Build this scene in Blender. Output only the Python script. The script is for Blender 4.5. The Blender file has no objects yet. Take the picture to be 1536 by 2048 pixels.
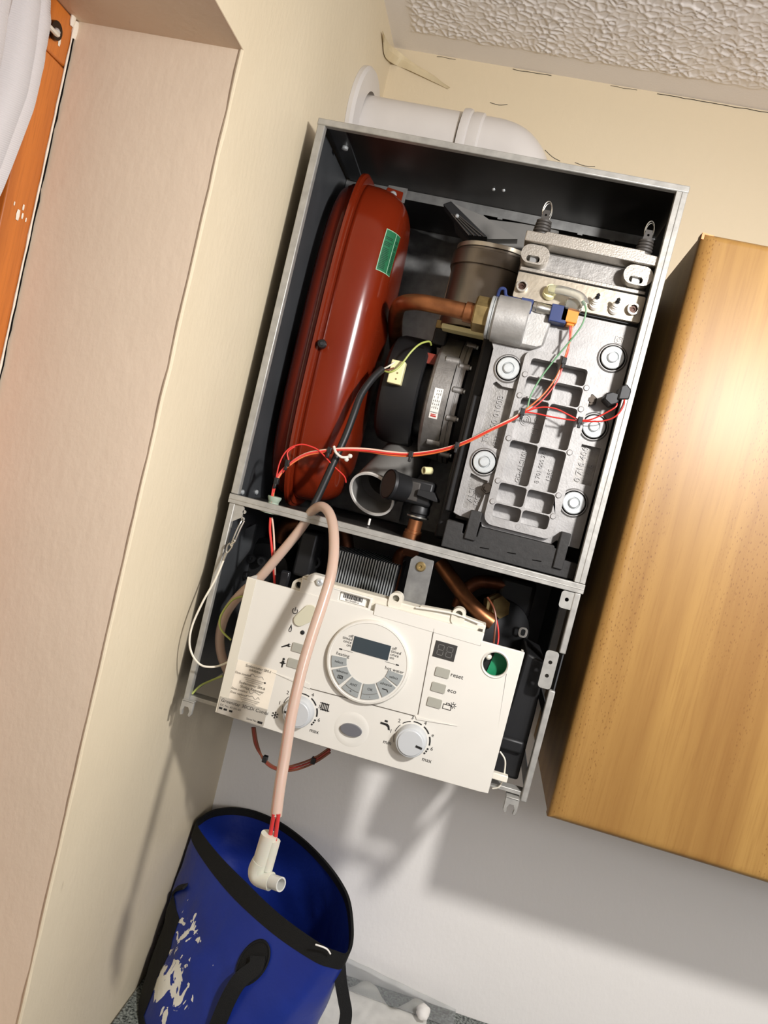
import bpy, bmesh, math, random
from mathutils import Vector, Matrix, noise
from mathutils.geometry import tessellate_polygon
random.seed(4)
S = bpy.context.scene
COL = S.collection
pi = math.pi

# ------------------------------------------------------------------ camera
CAM = Vector((0.3349, -1.2467, 1.7329))
YAW, PITCH, ROLL, FPX = 0.1327, -0.0536, 0.2424, 1507.2
CF = Vector((-math.sin(YAW)*math.cos(PITCH), math.cos(YAW)*math.cos(PITCH), math.sin(PITCH)))
_r = CF.cross(Vector((0, 0, 1))).normalized(); _u = _r.cross(CF)
CR = _r*math.cos(ROLL) + _u*math.sin(ROLL)
CU = -_r*math.sin(ROLL) + _u*math.cos(ROLL)
cd = bpy.data.cameras.new('camera'); co = bpy.data.objects.new('camera', cd); COL.objects.link(co)
cd.sensor_fit = 'VERTICAL'; cd.sensor_height = 36.0; cd.lens = FPX/2048*36.0
cd.clip_start = 0.02
mw = Matrix((CR, CU, -CF)).transposed().to_4x4(); mw.translation = CAM
co.matrix_world = mw
S.camera = co

# ------------------------------------------------------------------ light
w = bpy.data.worlds.new('world'); S.world = w; w.use_nodes = True
bg = w.node_tree.nodes['Background']
bg.inputs[0].default_value = (0.75, 0.85, 1.0, 1); bg.inputs[1].default_value = 0.04
ld = bpy.data.lights.new('work_lamp', 'SPOT'); lo = bpy.data.objects.new('work_lamp', ld); COL.objects.link(lo)   # hand lamp aimed at the open boiler
lo.location = (0.745, -1.04, 2.07); ld.energy = 47; ld.color = (1.0, 0.975, 0.96); ld.shadow_soft_size = 0.034
ld.spot_size = math.radians(172); ld.spot_blend = 1.0
lo.rotation_euler = (Vector((0.40, 0.0, 1.15))-lo.location).to_track_quat('-Z', 'Y').to_euler()
l2 = bpy.data.lights.new('ceiling_lamp', 'POINT'); o2 = bpy.data.objects.new('ceiling_lamp', l2); COL.objects.link(o2)   # the room's own lamp further back
o2.location = (1.55, -2.1, 2.1); l2.energy = 36; l2.color = (0.97, 0.97, 1.0); l2.shadow_soft_size = 0.16
S.view_settings.view_transform = 'Standard'; S.view_settings.look = 'None'
S.view_settings.gamma = 1.0; S.view_settings.use_curve_mapping = False
S.view_settings.exposure = 0.0

# ------------------------------------------------------------------ helpers
def A(u, v, Y=None, X=None, Z=None):
    """point of the place that lies on the plane Y / X / Z along one measured sight line"""
    d = CF + CR*((u-768)/FPX) + CU*((1024-v)/FPX)
    t = (Y-CAM.y)/d.y if Y is not None else (X-CAM.x)/d.x if X is not None else (Z-CAM.z)/d.z
    return CAM + d*t

def lin(r, g, b):
    f = lambda c: c/12.92 if c <= .04045 else ((c+.055)/1.055)**2.4
    return (f(r/255), f(g/255), f(b/255), 1)

def mat(name, rgb, rough=.5, metal=0., var=0., vscale=30, bump=0., bscale=200, spec=.5, trans=0., coat=0., alpha=1., aniso=None, sss=0.):
    m = bpy.data.materials.new(name); m.use_nodes = True
    nt = m.node_tree; N = nt.nodes; L = nt.links; b = N['Principled BSDF']
    col = lin(*rgb)
    b.inputs['Base Color'].default_value = col; b.inputs['Roughness'].default_value = rough
    b.inputs['Metallic'].default_value = metal; b.inputs['Specular IOR Level'].default_value = spec
    b.inputs['Transmission Weight'].default_value = trans; b.inputs['Coat Weight'].default_value = coat
    b.inputs['Alpha'].default_value = alpha
    if sss:
        b.inputs['Subsurface Weight'].default_value = sss; b.inputs['Subsurface Scale'].default_value = .01
    if var or bump:
        tc = N.new('ShaderNodeTexCoord')
        mp = N.new('ShaderNodeMapping'); L.new(tc.outputs['Object'], mp.inputs[0])
        if aniso: mp.inputs['Scale'].default_value = aniso
    if var:
        n = N.new('ShaderNodeTexNoise'); n.inputs['Scale'].default_value = vscale; n.inputs['Detail'].default_value = 6
        L.new(mp.outputs[0], n.inputs[0])
        r = N.new('ShaderNodeMapRange'); r.inputs[1].default_value = .3; r.inputs[2].default_value = .7
        r.inputs[3].default_value = 1-var; r.inputs[4].default_value = 1+var; L.new(n.outputs[0], r.inputs[0])
        mx = N.new('ShaderNodeVectorMath'); mx.operation = 'SCALE'; mx.inputs[0].default_value = col[:3]
        L.new(r.outputs[0], mx.inputs['Scale']); L.new(mx.outputs[0], b.inputs['Base Color'])
    if bump:
        n = N.new('ShaderNodeTexNoise'); n.inputs['Scale'].default_value = bscale; n.inputs['Detail'].default_value = 4
        L.new(mp.outputs[0], n.inputs[0])
        bp = N.new('ShaderNodeBump'); bp.inputs['Strength'].default_value = bump; bp.inputs['Distance'].default_value = .002
        L.new(n.outputs[0], bp.inputs['Height']); L.new(bp.outputs[0], b.inputs['Normal'])
    return m

V3 = Vector
class M:
    def __init__(s): s.v = []; s.f = []
    def add(s, vs, fs):
        o = len(s.v); s.v += [V3(p) for p in vs]; s.f += [tuple(i+o for i in f) for f in fs]; return s
    def box(s, x0, y0, z0, x1, y1, z1):
        vs = [(x, y, z) for x in (x0, x1) for y in (y0, y1) for z in (z0, z1)]
        return s.add(vs, [(0,1,3,2), (4,6,7,5), (0,4,5,1), (2,3,7,6), (0,2,6,4), (1,5,7,3)])
    def prism(s, outer, d0, d1, holes=(), ax='y'):
        loops = [list(outer)] + [list(h) for h in holes]
        flat = [p for l in loops for p in l]
        tri = tessellate_polygon([[V3((p[0], p[1], 0)) for p in l] for l in loops])
        mp = {'y': lambda p, d: (p[0], d, p[1]), 'x': lambda p, d: (d, p[0], p[1]), 'z': lambda p, d: (p[0], p[1], d)}[ax]
        n = len(flat); vs = [mp(p, d0) for p in flat] + [mp(p, d1) for p in flat]
        fs = [tuple(t) for t in tri] + [tuple(i+n for i in reversed(t)) for t in tri]
        o = 0
        for l in loops:
            k = len(l)
            for i in range(k): fs.append((o+i, o+(i+1) % k, n+o+(i+1) % k, n+o+i))
            o += k
        return s.add(vs, fs)
    def loft(s, rings, closed=True, cap=True):
        n = len(rings[0]); vs = [p for r in rings for p in r]; fs = []
        for j in range(len(rings)-1):
            for i in range(n if closed else n-1):
                a = j*n+i; b = j*n+(i+1) % n; fs.append((a, b, b+n, a+n))
        if cap and closed:
            fs.append(tuple(range(n))); fs.append(tuple(range((len(rings)-1)*n, len(rings)*n)))
        return s.add(vs, fs)
    def tube(s, pts, r, n=12, sub=6, cap=True, sq=None):
        P = smooth(pts, sub) if sub > 1 else [V3(p) for p in pts]
        T = [(P[min(i+1, len(P)-1)]-P[max(i-1, 0)]).normalized() for i in range(len(P))]
        nv = T[0].orthogonal().normalized(); rings = []
        for i, p in enumerate(P):
            nv = (nv - T[i]*nv.dot(T[i])).normalized(); bv = T[i].cross(nv)
            rr = r if not callable(r) else r(i/(len(P)-1))
            rings.append([p + nv*rr*math.cos(2*pi*k/n) + bv*rr*math.sin(2*pi*k/n) for k in range(n)])
        return s.loft(rings, True, cap)
    def lathe(s, c, d, prof, n=24, cap=True):
        """prof: (radius, distance along d)"""
        c = V3(c); d = V3(d).normalized(); a = d.orthogonal().normalized(); b = d.cross(a)
        if abs(d.x) < .99 and abs(d.z) < .99:
            a = (V3((0, 0, 1)) - d*d.z).normalized(); b = d.cross(a)
        rings = [[c + d*h + a*r*math.cos(2*pi*k/n) + b*r*math.sin(2*pi*k/n) for k in range(n)] for r, h in prof]
        return s.loft(rings, True, cap)
    def cyl(s, p, q, r, n=20): return s.lathe(p, V3(q)-V3(p), [(r, 0), (r, (V3(q)-V3(p)).length)], n)
    def ball(s, c, r, n=16, sc=(1, 1, 1)):
        rings = []
        for j in range(1, n//2):
            t = pi*j/(n//2)
            rings.append([V3(c)+V3((r*sc[0]*math.sin(t)*math.cos(2*pi*k/n), r*sc[1]*math.sin(t)*math.sin(2*pi*k/n), r*sc[2]*math.cos(t))) for k in range(n)])
        return s.loft(rings)
    def pipe(s, c, d, ro, ri, h, n=32):
        return s.lathe(c, d, [(ri, 0), (ro, 0), (ro, h), (ri, h), (ri, 0)], n, cap=False)
    def text(s, t, size, pos, right=(1, 0, 0), up=(0, 0, 1), al='CENTER', shear=0, ext=0.):
        cu = bpy.data.curves.new('t', 'FONT'); cu.body = t; cu.size = size; cu.align_x = al; cu.align_y = 'CENTER'
        cu.resolution_u = 2; cu.shear = shear; cu.extrude = ext
        o = bpy.data.objects.new('t', cu); COL.objects.link(o)
        me = o.to_mesh(); right = V3(right); up = V3(up); nn = right.cross(up)
        s.add([V3(pos)+right*p.co.x+up*p.co.y+nn*p.co.z for p in me.vertices], [tuple(f.vertices) for f in me.polygons])
        o.to_mesh_clear(); bpy.data.objects.remove(o); bpy.data.curves.remove(cu)
        return s

def smooth(pts, sub=6, closed=False):
    P = [V3(p) for p in pts]; out = []; n = len(P)
    if n == 2 and not closed: sub = 1
    rng = range(n) if closed else range(n-1)
    for i in rng:
        g = (lambda k: P[k % n]) if closed else (lambda k: P[max(0, min(n-1, k))])
        a, b, c, d = g(i-1), g(i), g(i+1), g(i+2)
        for j in range(sub):
            t = j/sub
            out.append(.5*((2*b)+(c-a)*t+(2*a-5*b+4*c-d)*t*t+(3*b-a-3*c+d)*t**3))
    if not closed: out.append(P[-1])
    return out

def rrect(x0, z0, x1, z1, r, n=5):
    out = []
    for cx, cz, a in ((x1-r, z0+r, -pi/2), (x1-r, z1-r, 0), (x0+r, z1-r, pi/2), (x0+r, z0+r, pi)):
        for k in range(n+1):
            t = a+k/n*pi/2; out.append((cx+r*math.cos(t), cz+r*math.sin(t)))
    return out
def circ(x, z, r, n=24, rz=None): return [(x+r*math.cos(2*pi*k/n), z+(rz or r)*math.sin(2*pi*k/n)) for k in range(n)]

WL = {}
REAR = ('barrel', 'barrel_band', 'barrel_cap', 'barrel_flange', 'grey_hood', 'grey_duct', 'vent_grille', 'vent_rib', 'vent_screw')
HXO = V3((.375, -.25, 1.697))
def hxp(p): return HXO + (V3(p)-HXO)*.94 + V3((-.0024, -.058, .0022))
def obj(name, m, material, parent=None, ang=32, bev=0., seg=2, kind=None, label=None, smooth_all=False):
    if parent is not None and parent.name == 'heat_exchanger' and name not in REAR: m.v = [hxp(p) for p in m.v]
    me = bpy.data.meshes.new(name)
    lo_ = V3([min(p[i] for p in m.v) for i in range(3)]); hi = V3([max(p[i] for p in m.v) for i in range(3)])
    c = (lo_+hi)/2
    if parent is None: c.z = lo_.z
    me.from_pydata([p-c for p in m.v], [], m.f)
    bm = bmesh.new(); bm.from_mesh(me); bmesh.ops.recalc_face_normals(bm, faces=bm.faces)
    for f in bm.faces: f.smooth = True
    bm.to_mesh(me); bm.free()
    if not smooth_all: me.set_sharp_from_angle(angle=math.radians(ang))
    o = bpy.data.objects.new(name, me); COL.objects.link(o); me.materials.append(material)
    if parent is not None: o.parent = parent; o.location = c - WL[parent.name]
    else: o.location = c
    WL[o.name] = c
    if bev:
        b = o.modifiers.new('bevel', 'BEVEL'); b.width = bev; b.segments = seg; b.limit_method = 'ANGLE'; b.angle_limit = math.radians(40)
        b.harden_normals = False
    if kind: o['kind'] = kind
    if label: o['label'] = label
    return o
def root(name, loc, label, cat, group=None):
    o = bpy.data.objects.new(name, None); COL.objects.link(o); o.location = loc; o.empty_display_size = .05
    WL[o.name] = V3(loc); o['label'] = label; o['category'] = cat
    if group: o['group'] = group
    return o
def part(name, loc, parent):
    o = bpy.data.objects.new(name, None); COL.objects.link(o); o.parent = parent; o.location = V3(loc)-WL[parent.name]
    o.empty_display_size = .02; WL[o.name] = V3(loc); return o
def tag(o, label, cat): o['label'] = label; o['category'] = cat; return o
def struct(o): o['kind'] = 'structure'; return o

# ------------------------------------------------------------------ materials
def wall_mat(name, c1, c2, z0=None, z1=None, bump=.16, c3=None):
    m = bpy.data.materials.new(name); m.use_nodes = True; nt = m.node_tree; N = nt.nodes; L = nt.links; b = N['Principled BSDF']
    b.inputs['Roughness'].default_value = .55; b.inputs['Specular IOR Level'].default_value = .3
    g = N.new('ShaderNodeNewGeometry'); n = N.new('ShaderNodeTexNoise'); n.inputs['Scale'].default_value = 3.2; n.inputs['Detail'].default_value = 5
    L.new(g.outputs['Position'], n.inputs[0])
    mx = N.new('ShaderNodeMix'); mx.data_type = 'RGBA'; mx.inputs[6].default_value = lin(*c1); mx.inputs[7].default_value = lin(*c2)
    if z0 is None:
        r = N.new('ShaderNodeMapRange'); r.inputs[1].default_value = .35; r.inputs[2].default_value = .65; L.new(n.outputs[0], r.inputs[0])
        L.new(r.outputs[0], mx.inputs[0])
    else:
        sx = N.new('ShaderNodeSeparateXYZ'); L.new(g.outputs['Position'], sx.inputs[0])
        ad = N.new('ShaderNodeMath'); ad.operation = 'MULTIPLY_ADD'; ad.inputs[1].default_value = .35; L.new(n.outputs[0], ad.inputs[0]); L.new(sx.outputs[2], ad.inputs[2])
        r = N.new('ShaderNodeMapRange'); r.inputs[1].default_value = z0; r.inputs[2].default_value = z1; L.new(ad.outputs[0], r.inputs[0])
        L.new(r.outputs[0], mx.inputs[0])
    # scuffs: small dark marks on the paint
    n2 = N.new('ShaderNodeTexNoise'); n2.inputs['Scale'].default_value = 55; n2.inputs['Detail'].default_value = 2
    mp = N.new('ShaderNodeMapping'); mp.inputs['Scale'].default_value = (1, 1, .35); L.new(g.outputs['Position'], mp.inputs[0]); L.new(mp.outputs[0], n2.inputs[0])
    r2 = N.new('ShaderNodeMapRange'); r2.inputs[1].default_value = .76; r2.inputs[2].default_value = .84; r2.inputs[4].default_value = .35; L.new(n2.outputs[0], r2.inputs[0])
    m2 = N.new('ShaderNodeMix'); m2.data_type = 'RGBA'; m2.inputs[7].default_value = lin(120, 95, 70); L.new(r2.outputs[0], m2.inputs[0]); L.new(mx.outputs[2], m2.inputs[6])
    L.new(m2.outputs[2], b.inputs['Base Color'])
    # brushed paint relief
    n3 = N.new('ShaderNodeTexNoise'); n3.inputs['Scale'].default_value = 120; n3.inputs['Detail'].default_value = 4
    mp3 = N.new('ShaderNodeMapping'); mp3.inputs['Scale'].default_value = (1, 1, .55); L.new(g.outputs['Position'], mp3.inputs[0]); L.new(mp3.outputs[0], n3.inputs[0])
    n4 = N.new('ShaderNodeTexNoise'); n4.inputs['Scale'].default_value = 9; L.new(g.outputs['Position'], n4.inputs[0])
    a2 = N.new('ShaderNodeMath'); a2.operation = 'MULTIPLY_ADD'; a2.inputs[1].default_value = 3; L.new(n4.outputs[0], a2.inputs[0]); L.new(n3.outputs[0], a2.inputs[2])
    bp = N.new('ShaderNodeBump'); bp.inputs['Strength'].default_value = bump; bp.inputs['Distance'].default_value = .003
    L.new(a2.outputs[0], bp.inputs['Height']); L.new(bp.outputs[0], b.inputs['Normal'])
    return m
m_wl = wall_mat('cream_wall_paint', (224, 210, 182), (218, 203, 174))
m_wb = wall_mat('back_wall_paint', (246, 242, 236), (220, 204, 174), 1.75, 2.3)  # cream above, off-white below; lower tone whitened to stand in for stronger light
m_rev = wall_mat('reveal_paint', (226, 206, 182), (218, 199, 175))
m_ceil = mat('artex_ceiling', (246, 240, 234), .75, bump=.15, bscale=300, spec=.2)

def wood_mat(name, base, dark, axis_scale, fleck=0., rough=.32, coat=.25, fl_col=(150, 95, 45), line=.35):
    m = bpy.data.materials.new(name); m.use_nodes = True; nt = m.node_tree; N = nt.nodes; L = nt.links; b = N['Principled BSDF']
    b.inputs['Roughness'].default_value = rough; b.inputs['Specular IOR Level'].default_value = .4; b.inputs['Coat Weight'].default_value = coat; b.inputs['Coat Roughness'].default_value = .2
    g = N.new('ShaderNodeNewGeometry'); mp = N.new('ShaderNodeMapping'); mp.inputs['Scale'].default_value = axis_scale; L.new(g.outputs['Position'], mp.inputs[0])
    n = N.new('ShaderNodeTexNoise'); n.inputs['Scale'].default_value = 1; n.inputs['Detail'].default_value = 5; n.inputs['Roughness'].default_value = .55; L.new(mp.outputs[0], n.inputs[0])
    r = N.new('ShaderNodeMapRange'); r.inputs[1].default_value = .35; r.inputs[2].default_value = .7; r.inputs[4].default_value = .75; L.new(n.outputs[0], r.inputs[0])
    mx = N.new('ShaderNodeMix'); mx.data_type = 'RGBA'; mx.inputs[6].default_value = lin(*base); mx.inputs[7].default_value = lin(*dark); L.new(r.outputs[0], mx.inputs[0])
    # fine grain lines
    mp2 = N.new('ShaderNodeMapping'); mp2.inputs['Scale'].default_value = tuple(a*15 for a in axis_scale); L.new(g.outputs['Position'], mp2.inputs[0])
    n2 = N.new('ShaderNodeTexNoise'); n2.inputs['Scale'].default_value = 1; n2.inputs['Detail'].default_value = 2; L.new(mp2.outputs[0], n2.inputs[0])
    r2 = N.new('ShaderNodeMapRange'); r2.inputs[1].default_value = .5; r2.inputs[2].default_value = .75; r2.inputs[4].default_value = line; L.new(n2.outputs[0], r2.inputs[0])
    m2 = N.new('ShaderNodeMix'); m2.data_type = 'RGBA'; m2.inputs[7].default_value = lin(*dark); L.new(r2.outputs[0], m2.inputs[0]); L.new(mx.outputs[2], m2.inputs[6])
    out = m2
    if fleck:
        mp3 = N.new('ShaderNodeMapping'); mp3.inputs['Scale'].default_value = (420, 420, 150); L.new(g.outputs['Position'], mp3.inputs[0])
        vo = N.new('ShaderNodeTexVoronoi'); vo.inputs['Scale'].default_value = 1; vo.inputs['Randomness'].default_value = 1; L.new(mp3.outputs[0], vo.inputs[0])
        r3 = N.new('ShaderNodeMapRange'); r3.inputs[1].default_value = .14; r3.inputs[2].default_value = .28; r3.inputs[3].default_value = 1; r3.inputs[4].default_value = 0; L.new(vo.outputs['Distance'], r3.inputs[0])
        mp4 = N.new('ShaderNodeMapping'); mp4.inputs['Scale'].default_value = (17, 17, .8); mp4.inputs['Location'].default_value = (3.1, 0, .2); L.new(g.outputs['Position'], mp4.inputs[0])
        n4 = N.new('ShaderNodeTexNoise'); n4.inputs['Scale'].default_value = 1; n4.inputs['Detail'].default_value = 1; L.new(mp4.outputs[0], n4.inputs[0])
        r4 = N.new('ShaderNodeMapRange'); r4.inputs[1].default_value = .5; r4.inputs[2].default_value = .56; r4.inputs[4].default_value = fleck; L.new(n4.outputs[0], r4.inputs[0])
        mu = N.new('ShaderNodeMath'); mu.operation = 'MULTIPLY'; L.new(r3.outputs[0], mu.inputs[0]); L.new(r4.outputs[0], mu.inputs[1])
        m3 = N.new('ShaderNodeMix'); m3.data_type = 'RGBA'; m3.inputs[7].default_value = lin(*fl_col); L.new(mu.outputs[0], m3.inputs[0]); L.new(m2.outputs[2], m3.inputs[6]); out = m3
    L.new(out.outputs[2], b.inputs['Base Color'])
    return m
m_beech = wood_mat('beech_foil', (164, 126, 68), (130, 90, 44), (26, 26, 1.1), .75, rough=.42, coat=.0, fl_col=(112, 72, 34))
m_pine = wood_mat('orange_varnished_wood', (200, 114, 42), (152, 78, 24), (40, 40, 2.2), 0, .35, .3)
m_chip = mat('chipped_foil', (235, 160, 110), .7, var=.15, vscale=300)

m_galv = mat('galvanised_steel', (150, 150, 148), .42, .75, var=.22, vscale=60)
m_lip = mat('steel_edge', (168, 166, 160), .42, .35, var=.14, vscale=90, bump=.1)
m_case = mat('dark_painted_steel', (68, 70, 72), .42, .1, var=.12, vscale=25)
m_caseblk = mat('black_painted_steel', (44, 42, 40), .4, .1, var=.2, vscale=30)
m_alu = mat('cast_aluminium', (160, 158, 156), .57, .8, var=.1, vscale=70, bump=.1, bscale=420)
m_alu2 = mat('rough_cast_aluminium', (150, 147, 143), .5, .75, var=.18, vscale=90, bump=.16, bscale=380)
m_alu3 = mat('sand_cast_aluminium', (178, 176, 172), .5, .6, var=.1, vscale=90, bump=.12, bscale=380)
m_alub = mat('milled_aluminium', (190, 184, 174), .34, .8, var=.1, vscale=30, bump=.15, bscale=500)
m_steelb = mat('bronze_tinted_steel', (128, 119, 108), .36, .85, var=.15, vscale=25)
m_plate = mat('stainless_plate', (192, 182, 164), .36, .8, var=.1, vscale=60, bump=.1)
m_zinc = mat('zinc_bolt', (206, 210, 210), .35, .5, var=.08, vscale=200)
m_red = mat('red_vessel_paint', (112, 34, 13), .17, 0, var=.06, vscale=14, coat=0)
m_copper = mat('copper', (156, 102, 66), .4, .8, var=.25, vscale=60)
m_copperd = mat('dull_copper', (112, 66, 42), .4, .7, var=.3, vscale=60)
m_brass = mat('brass', (160, 138, 92), .4, .7, var=.2, vscale=120)
m_blk = mat('black_plastic', (30, 30, 31), .45, spec=.4)
m_blk2 = mat('matt_black_foam', (44, 43, 42), .75, var=.15, vscale=150, bump=.3)
m_rub = mat('grey_rubber', (62, 58, 54), .55)
m_grey = mat('grey_plastic_tube', (120, 118, 114), .4, var=.06)
m_white = mat('white_plastic', (216, 212, 202), .38, var=.02, vscale=15)
m_white2 = mat('off_white_plastic', (212, 206, 190), .42)
m_pvc = mat('white_upvc', (210, 205, 200), .3, var=.03, vscale=20)
m_knob = mat('pale_grey_plastic', (188, 190, 190), .4)
m_btn = mat('grey_green_button', (160, 158, 146), .45)
m_btn2 = mat('mid_grey_button', (148, 152, 150), .45)
m_badge = mat('slate_grey_plastic', (112, 112, 116), .35, metal=.2)
m_lcd = mat('dark_lcd_glass', (54, 64, 70), .12, spec=.6)
m_seg = mat('smoked_display_glass', (62, 60, 58), .12, spec=.6)
m_segoff = mat('unlit_segments', (104, 102, 98), .4)
m_ink = mat('black_print', (22, 21, 20), .6)
m_inkg = mat('grey_print', (88, 86, 82), .6)
m_seam = mat('panel_seam', (92, 86, 76), .7)
m_paper = mat('sticker_paper', (232, 222, 204), .6, var=.04, vscale=50)
m_silver = mat('silver_sticker', (186, 180, 168), .45, .2)
m_lab = mat('white_label', (238, 234, 226), .5)
m_redink = mat('red_print', (190, 40, 30), .6)
m_green = mat('green_label', (36, 104, 68), .45)
m_greenl = mat('pale_green_print', (150, 190, 160), .6)
m_pcb = mat('green_circuit_board', (22, 128, 84), .45)
m_blue = mat('blue_plastic_clip', (44, 58, 104), .4)
m_orange = mat('orange_connector', (226, 138, 48), .45)
m_cream = mat('cream_plastic', (236, 228, 176), .45)
m_grom = mat('pale_green_rubber', (150, 165, 148), .6)
m_wred = mat('red_wire', (206, 52, 44), .4)
m_wor = mat('orange_wire', (214, 104, 52), .4)
m_wgr = mat('green_wire', (104, 148, 110), .4)
m_wpk = mat('white_pink_wire', (222, 190, 170), .4)
m_wye = mat('yellow_green_wire', (168, 178, 92), .4)
m_wwh = mat('white_wire', (226, 220, 204), .4)
m_wdr = mat('dark_red_wire', (132, 40, 34), .4)
m_wbr = mat('brown_wire', (110, 60, 40), .4)
m_wire = mat('spring_wire', (200, 196, 186), .25, .9)
m_hose = mat('translucent_pink_hose', (212, 184, 166), .22, spec=.6, trans=.25, sss=.2)
m_hose2 = mat('hose_stripe', (196, 140, 118), .3)
m_elbow = mat('translucent_white_plastic', (236, 232, 214), .3, trans=.35, sss=.2)
m_redtube = mat('red_tube', (190, 52, 50), .3)
m_clear = mat('clear_plastic', (236, 238, 232), .08, trans=.85, spec=.5)
m_band = mat('black_webbing', (24, 24, 24), .75, bump=.4, bscale=900, spec=.25)
m_dark = mat('dark_gap', (14, 12, 11), .9, spec=.1)
m_fill = mat('white_filler', (232, 222, 204), .8, bump=.5, bscale=150)
m_seamw = mat('dust_sheet', (214, 212, 204), .8, var=.12, vscale=22, bump=.6, bscale=60)

# ------------------------------------------------------------------ the setting
CZ = 2.4124; WT = 0.885
WX = -0.177
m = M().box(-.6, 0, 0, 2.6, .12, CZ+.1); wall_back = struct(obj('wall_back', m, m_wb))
m = M().prism([(-3.2, 0), (-.0, 0), (-.0, CZ+.1), (-3.2, CZ+.1)], -.26, 0, [[(-1.75, 1.0), (-.538, 1.0), (-.538, 2.093), (-1.75, 2.093)]], 'x')
wall_left = struct(obj('wall_left', m, m_wl))
struct(obj('floor', M().box(-.3, -3.2, -.1, 2.6, .1, 0), mat('floor_vinyl', (128, 130, 134), .5, var=.15, vscale=8)))
m_far = mat('far_wall_paint', (164, 167, 174), .6)
struct(obj('wall_right', M().box(2.3, -3.2, 0, 2.4, .1, CZ+.1), m_far))
struct(obj('wall_rear', M().box(-.3, -3.2, 0, 2.4, -3.1, CZ+.1), m_far))
m = M().box(WX, -.5384, 1.0, -.0004, -.5379, 2.0926); m.box(WX, -1.75, 2.0926, -.0004, -.538, 2.0931)
struct(obj('trim_1', m, m_rev))
# artex ceiling: ridged plaster as geometry, a plain smoothed border along the walls
def ceil_h(x, y):
    wx = noise.noise(V3((x*42, y*42, 3)))*.010; wy = noise.noise(V3((x*42, y*42, 9)))*.010
    d = noise.voronoi(V3(((x+wx*.45)*84, (y+wy*.45)*84, 0)))[0]
    rid = max(0, 1-(d[1]-d[0])*3.2)**1.3
    n2 = noise.noise(V3((x*26, y*26, 1)))
    edge = min(1, max(0, (min(x-.034+.004*noise.noise(V3((y*30, 0, 0))), -y-.05+.006*noise.noise(V3((x*30, 5, 0)))))/.008))
    return CZ - edge*(.0006 + .0030*rid*max(.3, .72+.55*n2))
nx, ny = 640, 510
vs = []; fs = []
for j in range(ny+1):
    for i in range(nx+1):
        x = 0+i/nx*.92; y = -.74+j/ny*.74
        vs.append((x, y, ceil_h(x, y)))
for j in range(ny):
    for i in range(nx):
        a = j*(nx+1)+i; fs.append((a, a+1, a+nx+2, a+nx+1))
m = M().add(vs, fs)
ceil = struct(obj('ceiling', m, m_ceil, smooth_all=True))
m = M().prism([(-.3, -3.2), (2.6, -3.2), (2.6, .1), (-.3, .1)], CZ, CZ+.1, [[(.0, -.74), (.92, -.74), (.92, 0), (.0, 0)]], 'z')
m.box(-.0, -.74, CZ+.02, .92, 0, CZ+.1)
struct(obj('ceiling_slab', m, m_ceil, ceil))
# cracks where ceiling meets wall
pts = []
for i in range(60):
    x = .01+i*.0105
    if 12 < i < 18 or 30 < i < 33: continue
    pts.append((x, -.0006, CZ-.0022-.0025*abs(noise.noise(V3((x*60, 2, 0))))))
m = M().tube(pts[6:10], .0003, 5, 2).tube(pts[13:20], .0004, 5, 2).tube(pts[26:31], .0003, 5, 2).tube(pts[33:], .00045, 5, 2)
obj('plaster_crack', m, m_dark, wall_back, label='dark jagged crack along the ceiling edge')
m = M()
for (u, v, du, dv) in ((1090, 300, 30, 22), (1150, 325, 40, 8), (1330, 425, 35, -8), (980, 205, 35, 4)):
    m.tube([A(u, v, Y=-.0004), A(u+du*.5, v+dv*.5+3, Y=-.0004), A(u+du, v+dv, Y=-.0004)], .0005, 5, 3)
obj('paint_scratch', m, m_seam, wall_back)
# loose lining paper strip in the corner
up = [A(765, 62, X=.004), A(779, 88, X=.004), A(800, 105, Y=-.006), A(830, 128, Y=-.006), A(866, 150, Y=-.005), A(898, 176, Y=-.002)]
dn = [A(767, 84, X=.003), A(771, 112, X=.003), A(790, 128, Y=-.004), A(822, 141, Y=-.005), A(862, 160, Y=-.004), A(897, 177, Y=-.002)]
U, D = smooth(up, 5), smooth(dn, 5)
rings = [[a, a.lerp(b, .5)+V3((.003, -.003, 0)), b, b+V3((-.0006, .0006, -.0006)), a+V3((-.0006, .0006, .0006))] for a, b in zip(U, D)]
obj('loose_paper_strip', M().loft(rings), mat('yellowed_paper', (222, 206, 170), .6, var=.1), wall_back, label='yellowed loose paper strip in the ceiling corner')
# plaster bead along the opening edge
m = M(); pts = [(-.0015, -.538, z) for z in [1.0+.03*i for i in range(36)]+[2.0925]]
m.tube([(p[0]+.0008*noise.noise(V3((0, 0, p[2]*30))), p[1]+.001*noise.noise(V3((4, 0, p[2]*30))), p[2]) for p in pts], lambda t: .0022+.0007*noise.noise(V3((t*40, 3, 0))), 8, 2)
obj('plaster_bead', m, m_wl, wall_left)
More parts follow.
